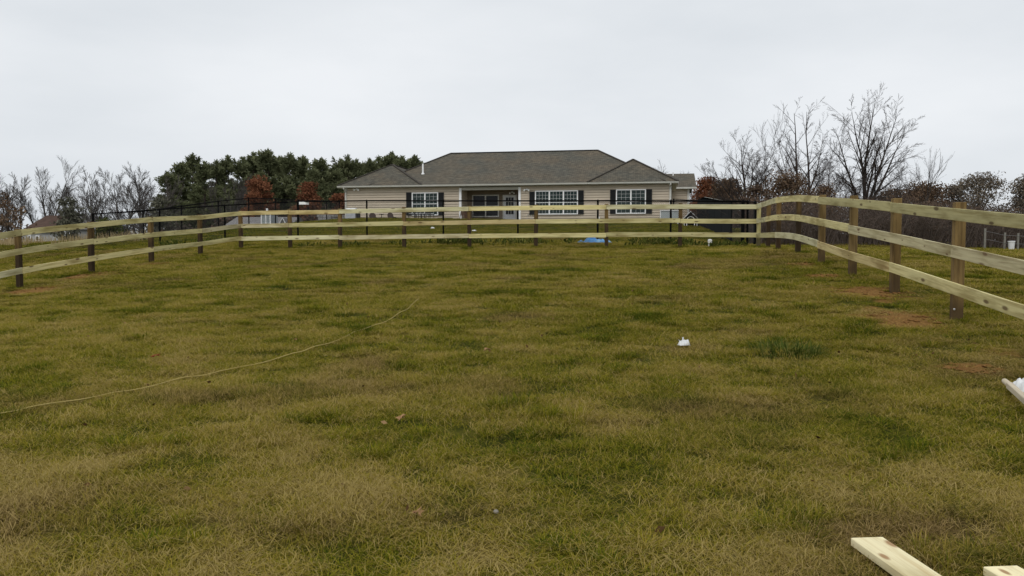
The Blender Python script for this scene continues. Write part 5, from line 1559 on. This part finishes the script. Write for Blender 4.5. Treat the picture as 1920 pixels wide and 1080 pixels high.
# behind the house
bare_tree("bare_tree", 1232, 105, 330, "faint bare tree showing over the right hip of the house roof", [(0, 0, 0, 0, .7, 1), (0, .4, -.4, 0, .5, .6), (0, .4, .45, 0, .52, .6), (0, .5, .1, .2, .5, .6)], 79, .22, 3, (5, 7), .011, ('bark_hazy', 'twig_hazy'))
bare_tree("bare_tree", 1316, 95, 348, "faint bare tree just right of the garage roof", [(0, 0, 0, 0, .75, 1), (0, .4, -.4, 0, .5, .6), (0, .4, .4, 0, .5, .6)], 80, .18, 3, (5, 7), .010, ('bark_hazy', 'twig_hazy'))

# left-hand bare trees
LB = [(38, 106, 338, 81, "bare tree at the left edge leaning toward the brown roof", [(0, 0, -.05, 0, .7, 1), (0, .25, -.3, 0, .7, .7), (0, .3, -.55, .1, .5, .5), (0, .4, .3, -.1, .55, .6)]),
      (92, 108, 338, 82, "tallest bare tree at left, forking just above the brown roof", [(0, 0, 0, 0, .55, 1.25), (0, .24, -.6, 0, .62, .7), (0, .33, -.12, .1, .66, .8), (0, .33, .2, 0, .7, .8), (0, .36, .5, .1, .5, .6)]),
      (172, 98, 350, 83, "broad grey bare tree between the two grey gables", [(0, 0, 0, 0, .6, 1.1), (0, .3, -.55, 0, .6, .7), (0, .3, .4, .1, .6, .7), (0, .35, .05, 0, .66, .8)]),
      (228, 94, 340, 84, "fan shaped grey bare tree left of the pines", [(0, 0, 0, 0, .6, 1.1), (0, .25, -.62, 0, .7, .7), (0, .33, -.2, .1, .66, .8), (0, .3, .3, 0, .66, .8)]),
      (264, 96, 343, 85, "grey bare tree nearest the pines, crossing its left neighbour", [(0, 0, .02, 0, .6, 1.0), (0, .3, -.4, 0, .6, .7), (0, .33, .05, .1, .66, .8), (0, .35, .4, 0, .55, .7)]),
      (-12, 85, 344, 86, "bare tree cut by the left edge of the picture", [(0, 0, .05, 0, .7, 1), (0, .3, .4, 0, .6, .7), (0, .35, -.3, 0, .6, .7)]),
      (136, 104, 356, 87, "low faint bare tree behind the grey gable at left", [(0, 0, 0, 0, .7, 1), (0, .3, -.4, 0, .55, .7), (0, .33, .45, 0, .55, .8)]),
      (430, 96, 336, 88, "grey bare tree in front of the pines, left of the rust oak", [(0, 0, 0, 0, .8, 1), (0, .25, -.4, 0, .6, .6), (0, .3, .4, 0, .6, .6), (0, .2, .2, .2, .6, .6)]),
      (288, 90, 336, 89, "small grey bare tree at the left foot of the pines", [(0, 0, 0, 0, .8, 1), (0, .25, -.4, 0, .6, .6), (0, .3, .4, 0, .6, .6)])]
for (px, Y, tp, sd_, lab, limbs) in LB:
    bare_tree("bare_tree", px, Y, tp, lab, limbs, sd_, .22, 3, (7, 9), .014, ('bark_hazy', 'twig_hazy'), up=.2, ang=(.35, .7), lf=(.32, .54))

# leafy trees -----------------------------------------------------------
def leafy_tree(name, px, Y, top_py, width_px, label, mat, seed, n_clump=60, per=70, leaf=.16, trunk_r=.14, low=.25, group=None, cat="tree", bark='bark', gap=1.0):
    x = (px - 960) / F_PX * Y; z = gnd(x, Y)
    H = P(px, top_py, Y).z - z; Rw = width_px / 2 / F_PX * Y
    rnd = random.Random(seed); r_ = np.random.RandomState(seed)
    o_ = thing(name, label, cat, (x, Y, z), 0, group)
    tr_, C, LV = MB(), [], []
    tr_.tube([(0, 0, -.2), (.05, 0, H * .3), (0, .05, H * .62), (.02, 0, H * .85)], [trunk_r, trunk_r * .8, trunk_r * .5, trunk_r * .15], 7, cap=False)
    for k in range(n_clump):
        # clump centres fill an uneven egg
        a_ = rnd.uniform(0, 6.283); f = rnd.random() ** .5
        h = low + (1 - low) * rnd.random()
        prof_ = math.sin(math.pi * min(1, max(.05, (h - low) / (1 - low) * .78 + .2))) ** .7
        lob = .78 + .44 * float(vnoise(np.array([a_ * 1.3 + seed]), np.array([h * 4]), seed)[0])
        c_ = np.array([Rw * f * prof_ * lob * math.cos(a_), Rw * f * prof_ * lob * math.sin(a_), H * (h * (.93 + .1 * lob) - .03)])
        tr_.tube([(0, 0, H * max(.15, h * .55)), tuple(c_ * .6 + np.array([0, 0, H * h * .22])), tuple(c_)], [trunk_r * .22, trunk_r * .13, .012], 4, cap=False)
        s_ = Rw * rnd.uniform(.14, .27) * gap
        pts_ = np.clip(r_.normal(size=(per, 3)), -1.7, 1.7) * np.array([s_, s_, s_ * .62]) + c_
        C.append(pts_); LV.append(np.clip(rnd.random() * .6 + r_.rand(per) * .5, 0, 1))
    C = np.concatenate(C); LV = np.concatenate(LV)
    V, q_ = leafcloud(C, leaf, seed + 1)
    tr_.build("trunk", M[bark], o_)
    np_obj("crown", V, q_, M[mat], o_, {"lv": np.repeat(LV, 4)})
    return o_
leafy_tree("oak_tree", 487, 92, 333, 62, "rust red oak standing before the pines, the taller one", 'rust', 201, 70, 150, .17)
leafy_tree("oak_tree", 578, 90, 345, 60, "round rust orange oak left of the house", 'rust', 202, 70, 160, .16, low=.15)
leafy_tree("oak_tree", 636, 80, 366, 50, "small rust coloured oak partly hidden by the left house corner", 'rust', 203, 45, 120, .16, low=.1)
leafy_tree("oak_tree", 1326, 86, 338, 66, "rust red oak right of the garage", 'rust', 204, 70, 160, .16, low=.15)
leafy_tree("oak_tree", 1364, 84, 338, 80, "brown red oak behind the leaning bare tree", 'brown_leaf', 205, 80, 160, .16, low=.1)
leafy_tree("oak_tree", 18, 82, 366, 70, "thin brown oak low at the left edge", 'brown_leaf', 206, 34, 30, .22, low=.25)
leafy_tree("oak_tree", 1728, 58, 352, 120, "wide brown oak below the bare sapling", 'brown_leaf', 207, 100, 130, .11, low=.2)
leafy_tree("oak_tree", 1832, 66, 331, 118, "pale grey brown oak with open crown at the far right", 'greybrown', 208, 130, 90, .10, low=.2, gap=.8)
leafy_tree("oak_tree", 1925, 58, 338, 100, "grey brown oak cut by the right edge of the picture", 'greybrown', 209, 100, 100, .11, low=.2)
leafy_tree("oak_tree", 1668, 55, 360, 90, "dark brown oak low behind the vase shaped tree", 'brown_leaf', 210, 70, 110, .11, low=.1)
leafy_tree("oak_tree", 1782, 62, 352, 70, "small brown oak between the wide brown one and the pale one", 'greybrown', 211, 60, 90, .11, low=.15)
leafy_tree("shrub", 1475, 35.5, 330, 120, "tall shrub with orange brown leaves under the straight tall tree", 'brown_leaf', 212, 130, 60, .065, .05, .08, cat="shrub", gap=.8)
leafy_tree("shrub", 1548, 35, 352, 90, "brown leaved shrub between the tall shrub and the vase shaped tree", 'brown_leaf', 213, 90, 50, .06, .04, .08, cat="shrub", gap=.8)
leafy_tree("shrub", 1420, 36, 350, 70, "dull brown shrub behind the right fence corner", 'thicket', 214, 70, 45, .07, .04, .08, cat="shrub", gap=.8)
leafy_tree("shrub", 135, 84, 372, 66, "grey green shrub over the ridge of the grey house", 'greybush', 215, 50, 60, .22, .08, .15, cat="shrub", bark='bark_hazy')
leafy_tree("shrub", 300, 86, 372, 60, "grey green bush at the left foot of the pines", 'greybush', 216, 45, 60, .22, .08, .1, cat="shrub", bark='bark_hazy')
leafy_tree("shrub", 205, 80, 415, 60, "dark low bush behind the end post of the chain link fence", 'weeds', 217, 40, 60, .2, .08, .05, cat="shrub")

# pines -----------------------------------------------------------------
def pine_mesh(seed, H=14.0):
    rnd = random.Random(seed); r_ = np.random.RandomState(seed)
    tr_ = MB(); C = []; D = []; LV = []
    bend = rnd.uniform(-.4, .4)
    tr_.tube([(0, 0, -.5), (bend * .2, 0, H * .35), (bend * .5, .1, H * .7), (bend * .55, .1, H * .99)], [.24, .18, .1, .02], 7, cap=False)
    z = H * rnd.uniform(.1, .2)
    while z < H * .97:
        f = z / H
        reach = (2.8 if f < .55 else 2.8 * (1.02 - f) / .47 * .92 + .12) * rnd.uniform(.62, 1.2)
        nb = rnd.randint(4, 6); a0_ = rnd.uniform(0, 6.28)
        for b_ in range(nb):
            if rnd.random() < (.2 if f > .5 else .38): continue
            a_ = a0_ + b_ * 6.283 / nb + rnd.uniform(-.3, .3); L_ = reach * rnd.uniform(.6, 1.15)
            rise = rnd.uniform(.15, .55) + (.8 if f > .82 else 0)
            ux, uy = math.cos(a_), math.sin(a_)
            cx_ = bend * .5 * f
            end = (cx_ + ux * L_, uy * L_, z + L_ * rise)
            tr_.tube([(cx_, 0, z), (cx_ + ux * L_ * .5, uy * L_ * .5, z + L_ * rise * .3), end], [.05 * (1.2 - f) + .012, .03, .012], 4, cap=False)
            nt_ = int(8 + L_ * 9)
            tone = rnd.random() * .45
            for k in range(nt_):
                s = .28 + .78 * (k + rnd.random()) / nt_
                lat = rnd.gauss(0, .24) * (1.15 - .5 * s)
                C.append((cx_ + ux * L_ * s - uy * lat, uy * L_ * s + ux * lat, z + L_ * rise * s ** 1.6 + rnd.gauss(.05, .06)))
                D.append((ux * .6 + rnd.gauss(0, .35), uy * .6 + rnd.gauss(0, .35), .55 + rnd.gauss(0, .2)))
                LV.append(tone + rnd.random() * .45)
        z += rnd.uniform(.55, .95) * (1 if f < .8 else .62)
    # leader tufts
    for k in range(34):
        h = H * (.90 + .115 * k / 34); C.append((bend * .55 + rnd.gauss(0, .09), .1 + rnd.gauss(0, .09), h)); D.append((rnd.gauss(0, .3), rnd.gauss(0, .3), 1)); LV.append(.4)
    C = np.array(C); D = np.array(D); D /= np.linalg.norm(D, axis=1)[:, None]; LV = np.array(LV)
    # each tuft: five narrow blades fanning out
    Vs = []; n_ = len(C)
    for k in range(6):
        d_ = D + r_.normal(size=(n_, 3)) * .55; d_ /= np.linalg.norm(d_, axis=1)[:, None]
        s_ = r_.normal(size=(n_, 3)); s_ -= (s_ * d_).sum(1)[:, None] * d_; s_ /= np.linalg.norm(s_, axis=1)[:, None]
        ln = (.30 + .25 * r_.rand(n_))[:, None]
        Vs.append(np.stack([C - s_ * .035, C + s_ * .035, C + d_ * ln + s_ * .055, C + d_ * ln * 1.1 - s_ * .04], 1))
    V = np.concatenate(Vs).reshape(-1, 3); q_ = np.arange(len(V)).reshape(-1, 4)
    lv = np.tile(np.repeat(LV, 4), 6)
    return tr_, V, q_, lv
pine_src = []
for s in range(6):
    tr_, V, q_, lv = pine_mesh(900 + s)
    r0_ = thing("pine_tree", "", "tree", (0, 0, 0), 0, "pines behind the yard")
    tr_.build("trunk", M['pine_bark'], r0_); np_obj("crown", V, q_, M['needles'], r0_, {"lv": lv})
    pine_src.append(r0_)
PINES = [(318, 328, 106, "low pine at the left end of the stand, beside the grey bare trees"),
         (345, 310, 110, "pine second from the left end of the evergreen stand"),
         (368, 295, 114, "pine with a sharp raised tip near the left end of the stand"),
         (405, 307, 116, "pine above the left slope of the arched chain link rail"),
         (432, 299, 118, "pine behind the grey bare tree in front of the stand"),
         (458, 302, 114, "pine just left of the taller rust oak"),
         (482, 293, 118, "pine directly behind the taller rust oak"),
         (504, 287, 113, "tallest pine of the stand, right of the taller rust oak"),
         (527, 300, 118, "pine midway between the two rust oaks"),
         (548, 294, 113, "pine left behind the round orange oak"),
         (571, 299, 119, "pine directly behind the round orange oak"),
         (604, 303, 115, "pine right of the round orange oak"),
         (626, 316, 108, "shorter pine just left of the house roof"),
         (652, 298, 118, "pine over the left eave of the house"),
         (673, 305, 121, "pine over the left slope of the small hip roof"),
         (735, 292, 124, "pine over the peak of the left hip roof"),
         (757, 299, 122, "pine between the hip peak and the roof vent"),
         (780, 297, 126, "pine directly behind the white roof vent pipe"),
         (694, 303, 127, "pine between the hip slope pine and the hip peak pine"),
         (715, 300, 129, "pine half hidden behind the left hip roof slope"),
         (332, 330, 118, "lower pine filling the gap at the left end of the stand"),
         (378, 318, 121, "lower pine behind the sharp tipped pine"),
         (420, 316, 123, "lower pine behind the arched chain link rail"),
         (470, 312, 122, "lower pine filling in left of the taller rust oak"),
         (516, 308, 121, "lower pine filling in beside the tallest pine"),
         (560, 312, 123, "lower pine filling in above the round orange oak"),
         (614, 318, 119, "lower pine filling in right of the orange oak"),
         (640, 312, 122, "lower pine at the left end of the house eave"),
         (770, 304, 128, "lower pine just left of the white roof vent pipe"),
         (386, 310, 104, "bushy pine in front of the left part of the stand"),
         (590, 318, 106, "lower pine in front of the gap beside the orange oak")]
rp = random.Random(77)
for i, (px, tp, Y, lab) in enumerate(PINES):
    o_ = pine_src[i] if i < len(pine_src) else copy_tree(pine_src[rp.randrange(len(pine_src))])
    x = (px - 960) / F_PX * Y; z = gnd(x, Y)
    H = P(px, tp, Y).z - z
    o_.location = (x, Y, z); s = H / 14.0
    wd_ = max(.95, s) * rp.uniform(.95, 1.25); o_.scale = (wd_, wd_, s); o_.rotation_euler.z = rp.uniform(0, 6.28)
    o_['label'] = lab

# thickets (uncountable) -------------------------------------------------
def thicket(name, px0, px1, Yf, depth, height, n_stem, n_leaf, leaf, mat, label, seed, stem_mat='twig', rstem=.008, wob=1.0):
    r_ = np.random.RandomState(seed); rnd = random.Random(seed)
    mb = MB(); C = []
    yy0 = lambda px: Yf[0] + (Yf[1] - Yf[0]) * (px - px0) / (px1 - px0)
    for k in range(n_stem):
        px = rnd.uniform(px0, px1); Y = yy0(px) + rnd.random() ** 1.3 * depth; x = (px - 960) / F_PX * Y
        hh = height * (.55 + .75 * float(fbm(np.array([x * .5]), np.array([Y * .3]), seed, 3)[0])) * rnd.uniform(.6, 1.1)
        g_ = gnd(x, Y); lx, ly = rnd.gauss(0, .35) * wob, rnd.gauss(0, .3) * wob
        p1 = (x + lx * hh * .5, Y + ly * hh * .5, g_ + hh * .6); p2 = (x + lx * hh * 1.2, Y + ly * hh, g_ + hh * rnd.uniform(.8, 1.0))
        mb.tube([(x, Y, g_ - .05), p1, p2], [rstem, rstem * .8, rstem * .4], 3, cap=False)
        for j in range(3):
            t_ = rnd.uniform(.3, .95); q = Vector((x, Y, g_)).lerp(Vector(p1), min(1, t_ * 1.5)) if t_ < .6 else Vector(p1).lerp(Vector(p2), (t_ - .6) / .4)
            dd = Vector((rnd.gauss(0, 1), rnd.gauss(0, .7), rnd.uniform(-.2, .9))).normalized() * hh * rnd.uniform(.15, .4)
            mb.tube([q, q + dd * .6 + Vector((0, 0, .05)), q + dd], [rstem * .5, rstem * .4, rstem * .25], 3, cap=False)
    px = px0 + (px1 - px0) * r_.rand(n_leaf); Y = Yf[0] + (Yf[1] - Yf[0]) * (px - px0) / (px1 - px0) + r_.rand(n_leaf) ** 1.2 * depth
    x = (px - 960) / F_PX * Y
    hh = height * (.5 + .8 * fbm(x * .55 + 3, Y * .4, seed + 2, 3))
    z = ground_np(x, Y) + hh * r_.rand(n_leaf) ** .8
    cl_ = fbm(x * 1.8, z * 2.2 + Y, seed + 5, 3); k = cl_ > .40
    C = np.stack([x, Y, z], -1)[k]
    V, q = leafcloud(C, leaf, seed + 8)
    o_ = np_obj(name, V, q, M[mat], attr={"lv": np.repeat(np.clip(fbm(C[:, 0] * .8, C[:, 2] * 1.2, seed + 3, 2) * .9 + r_.rand(len(C)) * .35 - .1, 0, 1), 4)})
    tag(o_, label, "undergrowth", kind="stuff")
    s_ = mb.build(name + "_stems", M[stem_mat], o_); s_['kind'] = "stuff"
    return o_
thicket("thicket", 1405, 2080, (31.0, 35.5), 4.5, 1.95, 4200, 24000, .055, 'thicket', "dense dark brown thicket along the far side of the right rails", 301, 'brush_stem', .007)
thicket("woodland_undergrowth", 280, 660, (84, 84), 8, 5.0, 1200, 16000, .3, 'understory', "dull brown undergrowth in front of the pine trunks", 302, 'twig_hazy', .02)
thicket("field_edge_brush", 118, 300, (78, 82), 6, 2.6, 600, 4500, .26, 'understory', "grey brown brush along the far field edge at left", 303, 'twig_hazy', .02)
thicket("wood_edge", 1300, 1420, (76, 76), 8, 4.0, 400, 6000, .26, 'understory', "brown wood edge behind the kennel", 304, 'twig', .02)
thicket("far_brush", 1640, 2080, (50, 50), 6, 2.6, 500, 9000, .16, 'brown_leaf', "brown brush in front of the oaks at far right", 305, 'twig', .014)
# tall dry grass at the left field edge
r_ = np.random.RandomState(50)
n_ = 2000; px = -40 + 330 * r_.rand(n_) ** 2.4; Y = 36.8 + 4 * r_.rand(n_) + 1.0; x = (px - 960) / F_PX * Y
C = np.stack([x, Y, ground_np(x, Y)], -1); k = fbm(x * .6, Y * .6, 5, 3) > .42; C = C[k]
hh = (.18 + .32 * r_.rand(len(C)))
d_ = np.stack([r_.normal(size=len(C)) * .18, r_.normal(size=len(C)) * .12, np.ones(len(C))], -1) * hh[:, None]
w_ = np.array([.012, 0, 0])
V = np.stack([C - w_, C + w_, C + d_ * .7 + w_ * .8, C + d_], 1).reshape(-1, 3)
o_ = np_obj("tall_grass", V, np.arange(len(V)).reshape(-1, 4), M['tallgrass'], attr={"lv": np.repeat(r_.rand(len(C)), 4)}); tag(o_, "tall dry straw coloured grass at the left field edge", "grass", kind="stuff")

# ------------------------------------------------------------------ neighbours' houses far left
def far_house(name, px0, px1, ridge_py, eave_py, Y, depth, label, roofm, wallm, gable='side', hip=0.0, windows=(), base=-3.0, ridge_px=None):
    c_ = P((px0 + px1) / 2, eave_py, Y); hw_ = (px1 - px0) / 2 / F_PX * Y
    rz_ = P((px0 + px1) / 2, ridge_py, Y + (depth / 2 if gable == 'side' else 0)).z - c_.z
    g_ = gnd(c_.x, c_.y); eh = c_.z - g_
    o_ = thing(name, label, "house", (c_.x, c_.y, g_))
    w_ = MB(); w_.box((0, depth / 2, eh / 2 - .5), (2 * hw_ - .6, depth - .6, eh + 1.0))
    if gable == 'front': w_.add([(-hw_ + .3, .3, eh), (hw_ - .3, .3, eh), (0, .3, eh + rz_ * .92)], [(0, 1, 2)])
    w_.build("wall", M[wallm], o_)
    r_ = MB()
    if gable == 'side':
        i_ = hip * hw_
        face(r_, [(-hw_, 0, eh), (hw_, 0, eh), (hw_ - i_, depth / 2, eh + rz_), (-hw_ + i_, depth / 2, eh + rz_)])
        face(r_, [(hw_, depth, eh), (-hw_, depth, eh), (-hw_ + i_, depth / 2, eh + rz_), (hw_ - i_, depth / 2, eh + rz_)])
        face(r_, [(-hw_, depth, eh), (-hw_, 0, eh), (-hw_ + i_, depth / 2, eh + rz_)]); face(r_, [(hw_, 0, eh), (hw_, depth, eh), (hw_ - i_, depth / 2, eh + rz_)])
    else:
        face(r_, [(-hw_, depth, eh), (-hw_, 0, eh), (0, 0, eh + rz_), (0, depth, eh + rz_)]); face(r_, [(hw_, 0, eh), (hw_, depth, eh), (0, depth, eh + rz_), (0, 0, eh + rz_)])
    rf_ = r_.build("roof", M[roofm], o_)
    if gable == 'front':
        t_ = MB()
        for s in (-1, 1): t_.beam((s * hw_, -.05, eh), (0, -.05, eh + rz_), .06, .22, (0, 1, 0))
        t_.build("gable_trim", M['white_dirty'], rf_)
    for (a_, b_, y0, y1) in windows:
        f_ = MB(); u0_, u1_ = P(a_, 450, Y).x - c_.x, P(b_, 450, Y).x - c_.x; z1_, z0_ = P(a_, y0, Y).z - g_, P(a_, y1, Y).z - g_
        f_.box(((u0_ + u1_) / 2, .27, (z0_ + z1_) / 2), (u1_ - u0_, .08, z1_ - z0_)); ff = f_.build("window", M['white'], o_)
        p_ = MB(); p_.box(((u0_ + u1_) / 2, .22, (z0_ + z1_) / 2), (u1_ - u0_ - .3, .05, z1_ - z0_ - .3)); p_.build("pane", M['glass_black'], ff)
    return o_
far_house("far_house", 32, 112, 404, 436, 98, 11, "house with dark brown roof low behind the left rails", 'far_roof', 'far_wall', hip=.18, windows=((50, 56, 440, 452), (64, 72, 441, 452)))
far_house("far_house", 108, 182, 414, 430, 94, 9, "grey sided house right of the brown roofed one", 'far_roof_grey', 'far_wall_dark', windows=((116, 121, 432, 446), (128, 133, 432, 446)))
far_house("far_house", 140, 158, 403.5, 416, 100, 6, "narrow grey gable peeping above the grey house", 'far_roof_grey', 'far_wall_dark', 'front')
fh = far_house("far_house", 415, 540, 407, 426, 78, 9, "house with wide grey roof and white trimmed gable beyond the yard", 'far_roof_grey', 'far_wall_dark')
# dormer with white corner boards and small front gable on that house
c_ = P(499, 420, 76.5); L0 = fh.location
d_ = MB(); x0 = P(490.5, 420, 76.5).x - L0.x; x1 = P(507, 420, 76.5).x - L0.x; zt = P(499, 403, 76.5).z - L0.z; zb = P(499, 430, 76.5).z - L0.z; yv = 76.5 - L0.y
d_.box(((x0 + x1) / 2, yv + 1.2, (zt + zb) / 2), (x1 - x0, 2.4, zt - zb)); dm = d_.build("dormer", M['grey_panel'], fh)
d_ = MB()
for x in (x0, (x0 + x1) / 2, x1): d_.box((x, yv - .03, (zt + zb) / 2), (.1, .06, zt - zb))
d_.box(((x0 + x1) / 2, yv - .03, zt + .05), (x1 - x0 + .1, .08, .1)); d_.box(((x0 + x1) / 2, yv + .4, zt + .35), (.16, .16, .6)); d_.build("corner_board", M['white'], dm)
gm = MB(); xa, xb, xc = P(524, 419, 76).x - L0.x, P(536, 419, 76).x - L0.x, P(530, 409, 76).x - L0.x
za, zc = P(524, 420, 76).z - L0.z, P(530, 408.5, 76).z - L0.z; yv = 76 - L0.y
gm.add([(xa, yv, za - 1), (xb, yv, za - 1), (xb, yv, za), (xc, yv, zc), (xa, yv, za), (xa, yv + 3, za - 1), (xb, yv + 3, za - 1), (xb, yv + 3, za), (xc, yv + 3, zc), (xa, yv + 3, za)],
       [(0, 1, 2, 3, 4), (9, 8, 7, 6, 5), (1, 6, 7, 2), (2, 7, 8, 3), (3, 8, 9, 4), (4, 9, 5, 0)])
gmo = gm.build("front_gable", M['far_roof_grey'], fh)
gt_ = MB()
for x in (xa, xb): gt_.beam((x, yv - .05, za), (xc, yv - .05, zc + .02), .05, .1, (0, 1, 0))
gt_.build("gable_trim", M['white'], gmo)
# stacked stone garden wall between that house and the yard
o_ = P(632, 414, 64)
sw = thing("garden_wall", "low grey stone garden wall left of the house corner", "wall", o_)
rs_ = random.Random(4); m_ = MB()
a0, a1 = P(597, 414, 64).x - o_.x, P(646, 414, 64).x - o_.x
zt = P(632, 402.5, 64).z - o_.z
for row in range(4):
    x = a0 + (row % 2) * -.1
    while x < a1:
        w = rs_.uniform(.22, .5); hh = (zt + .4) / 4
        m_.box((x + w / 2, rs_.uniform(-.04, .04), -.4 + (row + .5) * hh), (w - .015, .35, hh - .015)); x += w
m_.build("stones", simple('grey_field_stone', (0.30, 0.29, 0.28), 0.9, 0.3, 2.5, 0.1), sw, bevel=.02)
print("grass points", n)
